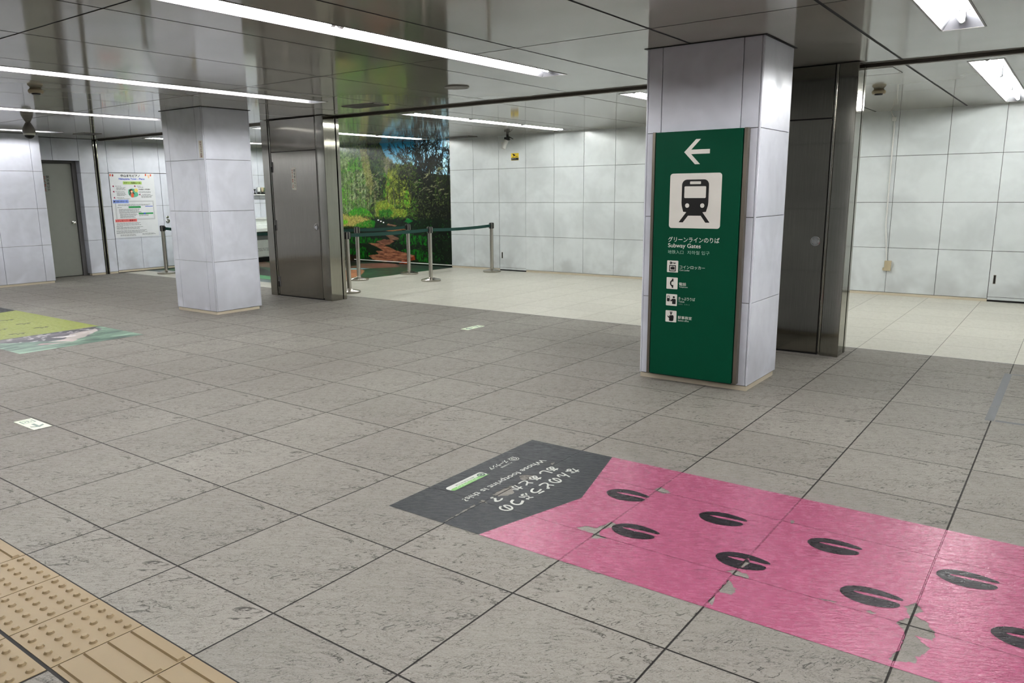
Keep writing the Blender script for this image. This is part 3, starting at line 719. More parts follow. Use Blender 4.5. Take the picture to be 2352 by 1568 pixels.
# ------------------------------------------------------------------ footprint film, yellow-green, far left
ys_ = thing('floor_sticker', 'yellow-green floor film with small paw prints and an animal photo at its end', 'floor sticker', (-6.3, 2.67, 0), 'animal footprint floor stickers')
cv = [(-7.578, 3.276), (-7.43, 2.68), (-7.575, 2.072)]
flat(ys_, 'coloured_panel', M['yellow'], [[cv[2], (-5.435, 2.072), (-5.435, 3.276), cv[0], cv[1]]], FLOORF(.0012))
flat(ys_, 'title_panel', M['dark'], [[(-8.11, 2.072), cv[2], cv[1], cv[0], (-8.11, 3.276)]], FLOORF(.0012))
for k in range(3):
    for x, y in ((-6.775 + .455 * k, 2.845), (-6.565 + .455 * k, 2.515)):
        flat(ys_, 'paw_print', M['print'], [circ(x - .035, y - .02, .018, 14, .045), circ(x + .02, y + .005, .024, 12, .012), circ(x - .02, y + .048, .014, 12, .020), circ(x + .02, y + .055, .016, 12, .016), circ(x - .035, y + .085, .012, 12, .020)], FLOORF(.0019))
an = Paint(-5.435, -4.478, 150, 2.072, 3.278, 180)
an.c = streaks(an, 61, '#4f6a5c', '#9fbca6', 14, 3.5); an.put(fbm(an.x * 9, an.y * 3, 71) > .60, lin('#40504c'), .6)
body = an.inside([(-5.435, 2.15), (-5.26, 2.16), (-5.05, 2.35), (-4.93, 2.55), (-4.88, 2.72), (-4.90, 2.92), (-5.08, 3.06), (-5.22, 3.20), (-5.435, 3.24)], .10, 5)
an.put(body, lin('#47454d')); an.put(body & (fbm(an.x * 12, an.y * 4, 33) > .58), lin('#7e7680'), .7)
hd_ = an.inside([(-5.20, 2.92), (-5.28, 3.16), (-5.36, 3.22), (-5.10, 3.10), (-4.92, 2.90), (-4.84, 2.80), (-4.80, 2.62), (-4.86, 2.60), (-4.95, 2.72), (-5.05, 2.74)], .08, 7)
an.put(hd_, an.two(fbm(an.x * 20, an.y * 6, 35), '#a49b96', '#d8d0cb'))
an.put(an.inside([(-4.90, 2.50), (-4.78, 2.62), (-4.70, 2.66), (-4.78, 2.74), (-4.92, 2.68)], .05, 8), lin('#c9bcb8'))
an.put(an.inside([(-4.86, 2.42), (-4.74, 2.56), (-4.68, 2.62), (-4.73, 2.48), (-4.82, 2.36)], .05, 8), lin('#b08f92'))
for k in range(46):
    x, y = random.uniform(-5.40, -5.02), random.uniform(2.30, 3.12)
    an.put((((an.x - x) / .014) ** 2 + ((an.y - y) / random.uniform(.012, .03)) ** 2 < 1) & body, lin('#dcdadd'), .9)
an.put(an.inside([(-5.12, 2.62), (-5.02, 2.70), (-5.00, 2.84), (-5.10, 2.80)], .03, 9), lin('#e4e0e0'), .8)
an.build('photo_panel', FLOORF(.0012), M['murf'], ys_)

# ------------------------------------------------------------------ small glow-in-the-dark exit plates
def exit_plate(label, o, r, u):
    """plate of 300 x 108 mm lying on the floor, long side along r"""
    F0 = frame((o[0], o[1], .0012), r, u); t = thing('exit_marker', label, 'floor sign', (o[0], o[1], 0), 'glow exit plates on the floor')
    flat(t, 'plate', M['glow'], [rect(0, 0, .298, .108)], F0)
    F1 = frame((o[0], o[1], .0018), r, u)
    flat(t, 'arrow', M['glowg'], [[(.258, .052), (.226, .092), (.200, .092), (.224, .062), (.150, .062), (.150, .043), (.224, .043), (.200, .014), (.226, .014)]], F1)
    flat(t, 'running_man', M['glowg'], [rect(.032, .016, .112, .094), rect(.040, .024, .104, .086)], F1)
    flat(t, 'running_man', M['glowg'], [circ(.078, .074, .008, 10), [(.050, .030), (.060, .046), (.058, .060), (.074, .066), (.094, .056), (.092, .050), (.076, .054), (.074, .046), (.088, .034), (.086, .028), (.068, .042), (.058, .028)]], F1)
exit_plate('pale glowing exit plate lying on the grey tiles at the left', (-2.111, 1.080), (1, 0, 0), (0, 1, 0))
exit_plate('pale glowing exit plate on the floor in front of the beige tiles', (-1.882, 5.665), (0, -1, 0), (1, 0, 0))

# ------------------------------------------------------------------ grey floor tape
tp = thing('floor_tape', 'grey adhesive tape strip along a floor joint at the right edge', 'tape', (2.99, 5.4, 0))
flat(tp, 'strip', M['tape'], [rect(2.967, 5.046, 3.016, 6.184)], FLOORF(.0010))
flat(tp, 'strip', M['tape'], [rect(2.966, 4.652, 3.015, 5.040)], FLOORF(.0012))
tp = thing('floor_tape', 'grey tape strip leaving the far end of the long tape to the right', 'tape', (3.3, 6.17, 0))
flat(tp, 'strip', M['tape'], [rect(3.018, 6.151, 3.75, 6.190)], FLOORF(.0010))
tp = thing('floor_tape', 'grey tape strip leaving the near end of the long tape to the right', 'tape', (3.4, 4.67, 0))
flat(tp, 'strip', M['tape'], [rect(3.022, 4.648, 3.75, 4.688)], FLOORF(.0010))

# ------------------------------------------------------------------ tactile paving
tac = thing('tactile_paving', 'tan tactile paving with raised dots and bars in the lower left corner', 'tactile paving', (.6, .14, 0))
def dot_tile(x, y):
    def f(mb):
        mb.box((x + .0022, y + .0022, .0), (x + .2978, y + .2978, .0022), 0)
        for i in range(5):
            for j in range(5):
                mb.lathe([(.0140, .0), (.0132, .0012), (.0092, .0072), (.0078, .0076)], 14, (x + .0345 + .0575 * i, y + .0345 + .0575 * j, .0015))
    return B(tac, 'dot_tile', M['tactile'], f)
def bar_tile(x, y):
    def f(mb):
        mb.box((x + .0022, y + .0022, .0), (x + .2978, y + .2978, .0022), 0)
        for j in range(4):
            yy = y + .0325 + .0775 * j; a, b = x + .008, x + .292
            mb.add([(a, yy - .0145, .002), (b, yy - .0145, .002), (b, yy + .0145, .002), (a, yy + .0145, .002), (a + .004, yy - .0105, .0082), (b - .004, yy - .0105, .0082), (b - .004, yy + .0105, .0082), (a + .004, yy + .0105, .0082)],
                   [(4, 5, 6, 7), (0, 1, 5, 4), (1, 2, 6, 5), (2, 3, 7, 6), (3, 0, 4, 7)])
    return B(tac, 'bar_tile', M['tactile'], f)
for k in range(-2, 0): bar_tile(.3 * k + .003, -.010)
for k in range(0, 3):
    dot_tile(.3 * k + .003, -.010); dot_tile(.3 * k + .003, -.318)
for k in range(3, 7): bar_tile(.3 * k + .003, -.010)
def tj(mb):
    mb.box((-.6, -.018, 0), (2.1, -.010, .0008)); mb.box((-.6, .2895, 0), (2.1, .2940, .0008)); mb.box((-.6, -.01, 0), (2.1, .29, .0005)); mb.box((0, -.318, 0), (.905, -.01, .0005)); mb.box((.9025, -.318, 0), (.907, -.01, .0009))
B(tac, 'joint', M['dgap'], tj)

# ------------------------------------------------------------------ belt barrier posts
def stanchion(x, y, label, proto=None):
    if proto:
        t = proto.copy(); C.objects.link(t); t.location = (x, y, 0); t['label'] = label
        for ch in proto.children:
            if ch.name.startswith('belt'): continue
            c = ch.copy(); C.objects.link(c); c.parent = t
            for g in ch.children: d = g.copy(); C.objects.link(d); d.parent = c
        return t
    t = thing('barrier_post', label, 'barrier post', (x, y, 0), 'stainless belt barrier posts')
    def pt(name, m, fn):
        mb = MB(); fn(mb); return mb.build(name, m, t)
    pt('base', M['satin'], lambda mb: mb.lathe([(.160, 0), (.163, .004), (.163, .024), (.156, .029), (.06, .052), (.040, .058), (.034, .064)], 40))
    pt('pole', M['satin'], lambda mb: mb.lathe([(.0325, .05), (.0325, .79)], 24))
    hd = pt('head', M['rubber'], lambda mb: mb.lathe([(.034, .785), (.0385, .790), (.0385, .884), (.036, .889), (.001, .890)], 24))
    mb = MB()
    for k in range(4):
        a = PI / 4 + k * PI / 2; u = Vector((-math.sin(a), math.cos(a), 0)); c = Vector((math.cos(a), math.sin(a), 0)) * .0385
        mb.cyl(c + Vector((0, 0, .788)), c + Vector((0, 0, .882)), .0085, 10)
    mb.build('corner_strip', M['satin'], hd)
    return t
SP = [(-6.347, 8.106, 'steel barrier post beside the steel cabinet, at the near edge of the floor picture'), (-6.297, 9.280, 'steel barrier post in front of the mural, where the rear belt ends'),
      (-5.212, 8.648, 'steel barrier post in the middle of the front belt, on beige tiles'), (-5.241, 10.357, 'rightmost steel barrier post, at the wall by the access panel'),
      (-5.222, 6.856, 'steel barrier post mostly hidden behind the left steel cabinet'), (-10.312, 6.960, 'steel barrier post by the poster, left of the white pillar')]
posts = []
for x, y, l in SP: posts.append(stanchion(x, y, l, posts[0] if posts else None))
def belt(i, j, sag, clip=True):
    a, b = Vector(SP[i][:2]), Vector(SP[j][:2]); d = (b - a).normalized(); L = (b - a).length; n = 24
    mb = MB(); V = []; nn = Vector((-d.y, d.x)) * .001
    for k in range(n + 1):
        q = a + d * (.036 + (L - .072) * k / n); s = 4 * sag * (k / n) * (1 - k / n)
        for sg_ in (-1, 1):
            for z in (.812, .862): V.append((q.x + nn.x * sg_, q.y + nn.y * sg_, z - s))
    Fs = []
    for k in range(n):
        o = 4 * k; Fs += [(o, o + 4, o + 5, o + 1), (o + 2, o + 3, o + 7, o + 6), (o + 1, o + 5, o + 7, o + 3), (o, o + 2, o + 6, o + 4)]
    mb.add(V, Fs, 0); o = mb.build('belt', M['belt']); attach(o, posts[i])
    p = a + d * .05; mb = MB(); mb.box((p.x - .016, p.y - .016, .80), (p.x + .016, p.y + .016, .872), 0, .003); sub(mb.build('belt_clip', M['rubber']), o)
belt(4, 2, .012); belt(2, 3, .018); belt(1, 0, .012); belt(5, 0, .085)

# ------------------------------------------------------------------ forest mural on the far wall and its continuation on the floor
mu = Paint(XL + .002, -6.44, 620, .004, HB + .004, 315)
X, Z = mu.x, mu.y
n5 = fbm(X * 7, Z * 7, 1); n20 = fbm(X * 22, Z * 22, 2); n50 = fbm(X * 45, Z * 45, 4, 2); st_ = fbm(X * 26, Z * 3.2, 6)
mu.c = mu.two(np.clip(n20 * 1.5 - .25, 0, 1), '#0b120a', '#3b4a24')
sky = mu.inside([(-8.30, 2.44), (-6.44, 2.44), (-6.44, 1.75), (-7.14, 1.80), (-7.44, 2.0), (-7.63, 1.98), (-7.92, 2.0), (-8.11, 2.12), (-8.24, 2.31)], .06, 9)
mu.put(sky, mu.two(np.clip((Z - 1.85) / .5, 0, 1), '#b4d0e2', '#3a94bf'))
mu.put(sky & (X > -7.3), mu.two(n5, '#5a9fd6', '#e4eef6'), .75)
pale = mu.inside([(-11.2, 2.44), (-8.66, 2.44), (-8.60, 2.12), (-8.54, 1.79), (-8.52, 1.43), (-8.68, 1.0), (-11.2, .95)], .12, 8)
mu.put(pale, mu.two(np.clip(n20 * 1.7 - .35, 0, 1), '#2f3b2a', '#a2a988'))
mu.put(pale & (st_ > .52), mu.two(n50, '#1d2619', '#55683a'), .65)
mu.put((pale & (Z < 2.2)) * np.clip((fbm(X * 14, Z * 9, 15) - .50) * 6, 0, 1), lin('#4f7c2e'), .5)
mu.put(pale * np.clip((Z - 2.0) / .4, 0, 1), lin('#7b8c7c'), .55)
mu.put(mu.inside([(-8.9, 2.30), (-8.66, 2.36), (-8.56, 2.0), (-8.5, 1.6), (-8.6, 1.35), (-8.76, 1.7)], .10, 10), mu.two(n50, '#6d6544', '#b3a676'), .65)
blob = mu.inside([(-9.29, 2.08), (-8.97, 2.15), (-8.83, 2.07), (-8.86, 1.91), (-9.13, 1.86), (-9.3, 1.92)], .14, 10)
mu.put(blob * np.clip((n20 - .36) * 5, 0, 1), mu.two(n50, '#3f6e2a', '#6ea648'), .8)
dk = mu.inside([(-8.72, 2.44), (-8.30, 2.44), (-8.22, 2.3), (-8.15, 2.1), (-8.22, 1.66), (-8.36, 1.38), (-8.52, 1.5), (-8.59, 2.0)], .10, 12)
mu.put(dk, mu.two(np.clip(n20 * 1.6 - .3, 0, 1), '#141c16', '#51614c'))
mu.put(mu.inside([(-8.2, 2.14), (-8.05, 2.14), (-7.90, 2.02), (-7.90, 1.86), (-8.07, 1.6), (-8.18, 1.80)], .10, 14), mu.two(n50, '#5c5547', '#a3988a'), .8)
mid = mu.inside([(-8.05, 1.90), (-7.80, 2.02), (-7.52, 1.90), (-7.45, 1.54), (-7.50, 1.15), (-8.2, 1.15), (-8.2, 1.6)], .12, 9)
mu.put(mid, mu.two(np.clip(n20 * 1.9 - .45, 0, 1), '#3a4219', '#a0a248'))
for k, p in enumerate(([(-8.30, 1.80), (-8.13, 1.81), (-8.10, 1.70), (-8.22, 1.66)], [(-8.18, 1.70), (-8.05, 1.68), (-8.02, 1.56), (-8.14, 1.56)], [(-8.30, 1.56), (-8.17, 1.57), (-8.15, 1.46), (-8.28, 1.42)], [(-8.26, 1.40), (-8.16, 1.42), (-8.18, 1.30), (-8.26, 1.32)],
                       [(-7.68, 1.42), (-7.53, 1.42), (-7.50, 1.18), (-7.64, 1.18)], [(-7.41, 1.92), (-7.15, 1.86), (-7.12, 1.62), (-7.31, 1.48), (-7.43, 1.70)], [(-9.48, 1.6), (-9.38, 1.5), (-9.34, 1.2), (-9.5, 1.2)])):
    mu.put(mu.inside(p, .18, 12, 30 + k) * np.clip((n20 - .38) * 5, 0, 1), mu.two(n50, '#3c7018', '#6fae34'), .85)
# bare right-hand trees
for k in range(22):
    x = random.uniform(-7.50, -6.42); mu.tree(x, random.uniform(.75, 1.3), random.uniform(-.16, .12), random.uniform(.40, .62), random.uniform(.008, .018), lin(random.choice(['#0b0d09', '#14160f', '#1d1d14'])), 6, .93)
for k in range(60):
    x, z = random.uniform(-7.35, -6.45), random.uniform(.85, 1.9); a = random.uniform(-2.2, -.6); l = random.uniform(.05, .16)
    mu.line((x, z), (x + math.sin(a) * l, z - math.cos(a) * l * .6), .005, lin('#8d8a72'), .7)
for k in range(16):
    x = random.uniform(-9.5, -7.7); mu.line((x, random.uniform(.9, 1.05)), (x + random.uniform(-.05, .05), random.uniform(1.5, 2.1)), .007, lin('#2a2c1e'), .85)
for k in range(60):
    x, z = random.uniform(-9.3, -8.4), random.uniform(1.2, 1.85); a = random.uniform(.8, 2.0); l = random.uniform(.05, .16)
    mu.line((x, z), (x + math.sin(a) * l, z + math.cos(a) * l), .005, lin('#b1a88a'), .75)
for k in range(22):
    x = random.uniform(-11.1, -9.4); mu.line((x, .9), (x + random.uniform(-.06, .06), 2.2), .009, lin('#5a7048'), .7)
for k in range(26):
    x = random.uniform(-8.75, -7.5); h_ = random.uniform(.35, .7); mu.line((x, random.uniform(.95, 1.05)), (x + random.uniform(-.04, .04), 1.0 + h_), random.uniform(.006, .011), lin(random.choice(['#1a1a12', '#24221a', '#3a3626', '#8a8468'])), .85)
for x in (-9.36, -9.30, -9.42, -9.24): mu.line((x, 1.0), (x + .02, 1.7), .010, lin('#7f9a5c'), .6)
dr_ = mu.inside([(-7.45, 1.50), (-6.9, 1.28), (-6.44, 1.30), (-6.44, .70), (-7.47, .72), (-7.57, 1.02)], .14, 8)
mu.put(dr_, mu.two(np.clip(n20 * 1.4 - .35, 0, 1), '#040604', '#27301b'), .85)
mu.put(dr_ & (n50 > .66), lin('#5c6440'), .6)
# undergrowth and lower half
low = Z + (n20 - .5) * .12 < .93
mu.put(low, mu.two(np.clip(n20 - .25, 0, 1), '#061006', '#1c4416'), .95)
mu.put(mu.inside([(-8.47, 1.25), (-8.19, 1.29), (-7.89, 1.13), (-7.58, 1.06), (-7.62, .95), (-8.14, .95), (-8.5, .95)], .06, 12), mu.two(n50, '#41541a', '#b2b44c'), .85)
mu.put(mu.inside([(-8.4, 1.06), (-8.1, 1.12), (-7.95, 1.02), (-8.1, .95), (-8.4, .95)], .08, 14), mu.two(n50, '#1d4a12', '#2f7a1c'))
mu.put(mu.inside([(-9.33, 1.03), (-9.12, 1.12), (-8.82, 1.12), (-8.62, 1.01), (-8.57, .93), (-8.73, .95), (-9.01, .95), (-9.3, .96)], .05, 16), mu.two(n50, '#1f5a12', '#4fa524'))
mu.put(mu.inside([(-11.2, 1.0), (-9.48, .99), (-9.3, .95), (-9.01, .95), (-8.66, .89), (-8.95, .81), (-9.2, .74), (-11.2, .72)], .03, 12), mu.two(n50, '#8a7a44', '#c8b474'))
mu.put(mu.inside([(-9.50, .88), (-9.34, .85), (-9.36, .78), (-9.55, .77)], .02), mu.two(n50, '#5c9a1c', '#86c62c'))
mu.put(mu.inside([(-9.19, .73), (-8.98, .82), (-8.64, .89), (-8.5, .87), (-8.55, .73), (-8.72, .71)], .04, 14), mu.two(n50, '#145410', '#3c9a24'))
mu.put(mu.inside([(-8.56, .93), (-7.59, .94), (-7.6, .80), (-8.06, .80), (-8.51, .83)], .03, 10), mu.two(n20, '#050a06', '#123018'), .9)
mu.put(mu.inside([(-7.7, .87), (-7.56, .93), (-7.43, .88), (-7.56, .83)], .02, 12), lin('#0f6a32'))
for nm, p in (('a', [(-9.42, .53), (-8.9, .55), (-8.57, .50), (-8.30, .53), (-8.45, .41), (-9.43, .37)]), ('b', [(-9.42, .23), (-8.88, .31), (-8.69, .17), (-8.76, .09), (-8.97, .05), (-9.43, .06)]), ('c', [(-7.87, .58), (-7.64, .62), (-7.07, .58), (-7.09, .42), (-7.63, .39), (-7.85, .43)]), ('d', [(-7.81, .26), (-7.65, .32), (-7.05, .30), (-6.73, .22), (-6.76, .08), (-7.32, .07), (-7.41, .18)])):
    m_ = mu.inside(p, .07, 10); mu.put(m_, mu.two(np.clip(fbm(X * 34, Z * 16, 77) * 2.0 - .6, 0, 1), '#041c08', '#1f7a22'), .9)
mu.put((X > -6.95) & (Z < 1.2) & (n20 < .62), lin('#050705'), .6)
# leaf strokes loosen every patch of colour
def dabs(n, x0, x1, z0, z1, cols, amp, al=.75, keep=None):
    for k in range(n):
        x, z = random.uniform(x0, x1), random.uniform(z0, z1)
        i, j = int((x - mu.x[0, 0]) / (mu.x[0, -1] - mu.x[0, 0]) * (mu.nx - 1)), int((z - mu.y[0, 0]) / (mu.y[-1, 0] - mu.y[0, 0]) * (mu.ny - 1))
        c = mu.c[j, i]
        if keep is not None and not keep[j, i]: continue
        c = c * random.uniform(1 - amp, 1 + amp * 1.6) * .65 + np.array(lin(random.choice(cols))) * .35
        a = random.uniform(0, PI); l = random.uniform(.008, .035)
        mu.line((x, z), (x + math.cos(a) * l, z + math.sin(a) * l), random.uniform(.004, .008), c, al)
dabs(9000, -9.7, -7.3, .9, 2.4, ['#2c3a1c', '#5d7a34', '#1a2414', '#8a9a4a', '#3f5a2a'], .6, .75, ~sky)
dabs(2500, -7.5, -6.45, .9, 2.0, ['#10160c', '#2c3a1c', '#4a4e38', '#0a0d08'], .6)
dabs(1500, -11.1, -9.7, .9, 2.4, ['#2c3a1c', '#5d7a34', '#1a2414'], .6)
dabs(900, -8.3, -7.4, 1.75, 2.15, ['#6a6a58', '#3c4430', '#8a8470'], .4, .6)
dabs(1500, -9.6, -7.3, .90, 1.3, ['#6fae34', '#3f7220', '#8a9440', '#1c3410'], .6, .7)
dabs(2600, -9.6, -6.5, .05, .90, ['#1f6a1c', '#0e3a10', '#37902a', '#061406', '#04100a'], .6, .5)
dabs(700, -9.6, -8.6, .70, 1.0, ['#c0ae70', '#7a6c3c', '#4a6a24'], .4, .7)
def deck(p, a, b, jit=.015, sd=5):
    m_ = mu.inside(p, jit, 20); mu.put(m_, mu.two(np.clip(fbm(X * 8, Z * 40, sd) * 1.5 - .25, 0, 1), a, b))
deck([(-8.14, .82), (-7.89, .78), (-7.94, .76), (-8.19, .79)], '#6b4a3e', '#a88878')
deck([(-8.25, .68), (-7.65, .73), (-7.65, .70), (-8.07, .66)], '#5c3524', '#a5785a')
deck([(-8.26, .6), (-8.08, .6), (-7.85, .53), (-7.86, .49), (-8.08, .48), (-8.14, .53)], '#5d4238', '#8e6f62')
deck([(-8.51, .44), (-8.29, .49), (-8.08, .49), (-7.98, .46), (-8.11, .39), (-8.28, .37)], '#5a3a30', '#9c705e')
deck([(-8.74, .4), (-8.47, .41), (-8.15, .34), (-7.93, .27), (-7.64, .23), (-7.43, .19), (-7.63, .08), (-8.27, .02), (-8.63, .06), (-8.76, .14), (-8.44, .18), (-8.53, .24), (-8.3, .26), (-8.58, .35)], '#5a352c', '#b07e66')
deck([(-7.43, .19), (-7.41, .10), (-7.58, .08), (-7.65, .0), (-7.87, .0), (-7.79, .06), (-7.64, .09)], '#5c2410', '#a8532c')
deck([(-9.46, .13), (-9.1, .14), (-9.1, .06), (-9.23, .0), (-9.46, .0)], '#16100c', '#4a3a28')
for x in (-8.42, -8.34, -8.27): mu.put((abs(X - x) < .022) & (abs(Z - .86 + (x + 8.34) * .3) < .012), lin('#e8eef0'))
mu.put((abs(Z - .040) < .0075) & (X > -9.2), lin('#dfe3da'))
mu.c = np.clip(mu.c ** 1.18 * np.array([1.45, 1.60, 1.42]), 0, 1)
tag(mu.build('wall_mural', frame((0, YB - .003, 0), (1, 0, 0), (0, 0, 1)), M['mural']), 'printed woodland mural with a zigzag boardwalk covering the far wall', 'mural')
fm = Paint(XL + .002, -6.405, 210, 7.06, YB - .004, 150)
X, Y = fm.x, fm.y; u_ = X * .84 + Y * .54; v_ = -X * .54 + Y * .84      # grain runs across the view
k1 = fbm(u_ * 3, v_ * 9, 21); k2 = fbm(u_ * 9, v_ * 26, 23)
fm.c = fm.two(np.clip(k1 * 1.5 - .3, 0, 1), '#123024', '#3b5a48'); fm.put(k2 > .62, lin('#4f8f55'), .55)
fm.put(Y > 10.1, fm.two(k1, '#06100a', '#123020'), .7)
def fdeck(p, a, b):
    m_ = fm.inside(p, .12, 3); fm.put(m_, fm.two(np.clip(k2 * 1.8 - .4, 0, 1), a, b))
fdeck([(-9.9, 9.2), (-8.99, 9.92), (-8.69, 10.09), (-8.42, 10.47), (-8.3, 10.65), (-7.95, 10.65), (-7.36, 10.18), (-7.68, 9.67), (-8.05, 9.52), (-8.3, 9.31), (-8.8, 8.9)], '#57382e', '#99705e')
fdeck([(-9.45, 10.64), (-8.85, 10.62), (-8.42, 10.0), (-8.28, 9.58), (-8.94, 9.6), (-9.6, 9.3), (-10.4, 10.0)], '#050403', '#1d1612')
fdeck([(-8.04, 9.08), (-7.88, 9.24), (-7.63, 9.42), (-7.13, 8.91), (-6.60, 8.29), (-6.52, 7.98), (-6.52, 7.73), (-7.2, 8.2)], '#7a4630', '#d69a76')
fdeck([(-8.28, 9.29), (-8.09, 9.43), (-7.69, 9.66), (-7.71, 9.46), (-7.88, 9.24), (-8.04, 9.08)], '#7fa6b4', '#c2d8dc')
fdeck([(-11.2, 9.2), (-9.9, 8.7), (-8.6, 8.1), (-8.3, 7.7), (-9.2, 7.75), (-11.2, 8.4)], '#050505', '#15181a')
fdeck([(-10.9, 9.6), (-9.7, 8.95), (-9.3, 8.65), (-9.9, 8.75), (-11.1, 9.3)], '#4a382c', '#8a7464')
fdeck([(-8.6, 7.75), (-7.9, 7.55), (-7.5, 7.35), (-8.2, 7.38)], '#2f7a48', '#4fa86a')
fdeck([(-11.2, 7.3), (-7.4, 7.3), (-7.2, 7.06), (-11.2, 7.06)], '#4c5a5e', '#5f6c70')
tag(fm.build('floor_mural', FLOORF(.0016), M['murf']), 'printed floor sheet continuing the woodland boardwalk picture onto the floor', 'floor mural')

# ------------------------------------------------------------------ event poster
po = thing('poster', 'large white event poster about a town piano on the left wall door', 'poster', (XL + .002, 6.95, 1.26))
PF = lambda d: frame((XL + .0022 + d, 0, 0), (0, 1, 0), (0, 0, 1))
flat(po, 'sheet', M['paper'], [rect(6.520, .663, 7.388, 1.851)], PF(.001))
text(po, 'title', M['ink'], '中山まちピアノ', 6.735, 1.782, .375, .048, PF(.002), .03)
text(po, 'title', M['blue'], 'Nakayama Town - Piano', 6.695, 1.722, .505, .042, PF(.002), .03)
flat(po, 'heading_box', M['greenbox'], [rect(6.768, 1.646, 7.132, 1.701)], PF(.002)); text(po, 'heading', M['ink'], 'マナー・利用ルール', 6.788, 1.657, .320, .033, PF(.003), .02)
flat(po, 'heading_box', M['bluebox'], [rect(6.540, 1.300, 6.840, 1.362)], PF(.003)); text(po, 'heading', M['ink'], '譲り合いのルール', 6.550, 1.315, .270, .034, PF(.004), .02)
flat(po, 'heading_box', M['redbox'], [rect(6.548, .950, 6.968, 1.001)], PF(.003)); text(po, 'heading', M['redd'], 'ピアノキーパー募集中！', 6.562, .959, .380, .032, PF(.004), .02)
flat(po, 'green_strip', M['greenbar'], [rect(6.830, 1.206, 7.070, 1.240)], PF(.002)); flat(po, 'green_strip', M['greenbar'], [rect(7.016, 1.086, 7.308, 1.113)], PF(.002))
flat(po, 'blue_strip', M['blue'], [rect(7.160, 1.228, 7.312, 1.238)], PF(.002)); flat(po, 'blue_strip', M['blue'], [rect(7.115, 1.087, 7.155, 1.112)], PF(.003))
flat(po, 'ruled_frame', M['grey_ink'], [rect(6.575, .985, 7.335, 1.338), rect(6.580, .990, 7.330, 1.333)], PF(.002)); flat(po, 'ruled_frame', M['grey_ink'], [rect(6.590, 1.000, 7.322, 1.325), rect(6.594, 1.004, 7.318, 1.321)], PF(.002))
for y, z in ((6.575, 1.612), (6.575, 1.514), (6.578, 1.402), (6.990, 1.614), (7.073, 1.457)):
    flat(po, 'bullet', M['magenta'], [[(y - .018, z), (y + .008, z + .018), (y + .016, z - .012), (y + .004, z - .016)]], PF(.002))
flat(po, 'illustration', M['teal'], [[(6.85, 1.50), (6.86, 1.55), (6.92, 1.57), (6.98, 1.56), (7.03, 1.50), (7.05, 1.45), (7.02, 1.42), (6.95, 1.405), (6.89, 1.42), (6.855, 1.46)]], PF(.002))
flat(po, 'illustration', M['lemon'], [circ(7.01, 1.535, .036, 16)], PF(.003)); flat(po, 'illustration', M['hair'], [[(6.872, 1.535), (6.895, 1.558), (6.935, 1.550), (6.945, 1.515), (6.975, 1.465), (6.955, 1.462), (6.935, 1.49), (6.90, 1.49), (6.885, 1.445), (6.870, 1.455), (6.882, 1.50)]], PF(.003))
flat(po, 'illustration', M['skin'], [circ(6.920, 1.512, .022, 14)], PF(.004)); flat(po, 'illustration', M['orange'], [[(6.895, 1.455), (6.915, 1.486), (6.950, 1.480), (6.958, 1.43), (6.945, 1.405), (6.905, 1.405)]], PF(.004))
for y, z, c in ((6.540, 1.815, 'orange'), (6.585, 1.812, 'redd'), (7.225, 1.825, 'orange'), (7.275, 1.815, 'skin'), (7.325, 1.820, 'orange'), (7.285, 1.785, 'skin')):
    flat(po, 'illustration', M[c], [[(y - .014, z - .02), (y + .010, z - .022), (y + .016, z + .010), (y + .002, z + .022), (y - .012, z + .012)]], PF(.002))
def paras(mb):
    def rows(y0, y1, z0, n, dz=.017, ink=0):
        for k in range(n):
            e = y1 - random.uniform(0, .25) * (y1 - y0); y = y0
            while y < e:
                w = random.uniform(.02, .07); mb.quad([(XL + .0045, y, z0 - dz * k), (XL + .0045, min(y + w, e), z0 - dz * k), (XL + .0045, min(y + w, e), z0 - dz * k + .0085), (XL + .0045, y, z0 - dz * k + .0085)]); y += w + .006
    for a in ((6.61, 6.74, 1.608, 1), (6.63, 6.83, 1.580, 3), (6.61, 6.80, 1.510, 1), (6.63, 6.82, 1.487, 4), (6.62, 6.78, 1.396, 1), (6.65, 6.90, 1.375, 1), (7.03, 7.13, 1.610, 1), (7.05, 7.19, 1.590, 1), (7.06, 7.30, 1.548, 1, .02), (7.06, 7.32, 1.505, 2), (7.12, 7.30, 1.452, 1), (7.10, 7.34, 1.432, 3),
              (6.63, 7.28, 1.268, 2), (6.61, 6.70, 1.215, 1), (6.64, 7.10, 1.182, 5), (6.65, 7.00, 1.092, 5), (7.02, 7.25, 1.072, 2), (6.57, 7.10, .925, 3, .02), (6.56, 6.72, .868, 1), (6.56, 7.15, .848, 3), (6.55, 7.20, .785, 4), (6.62, 6.95, .705, 2), (7.05, 7.33, .715, 2)): rows(*a)
B(po, 'body_text', M['grey_ink'], paras)
text(po, 'body_text', M['ink'], '12:00 - 19:00', 7.062, 1.540, .215, .024, PF(.003), .0)

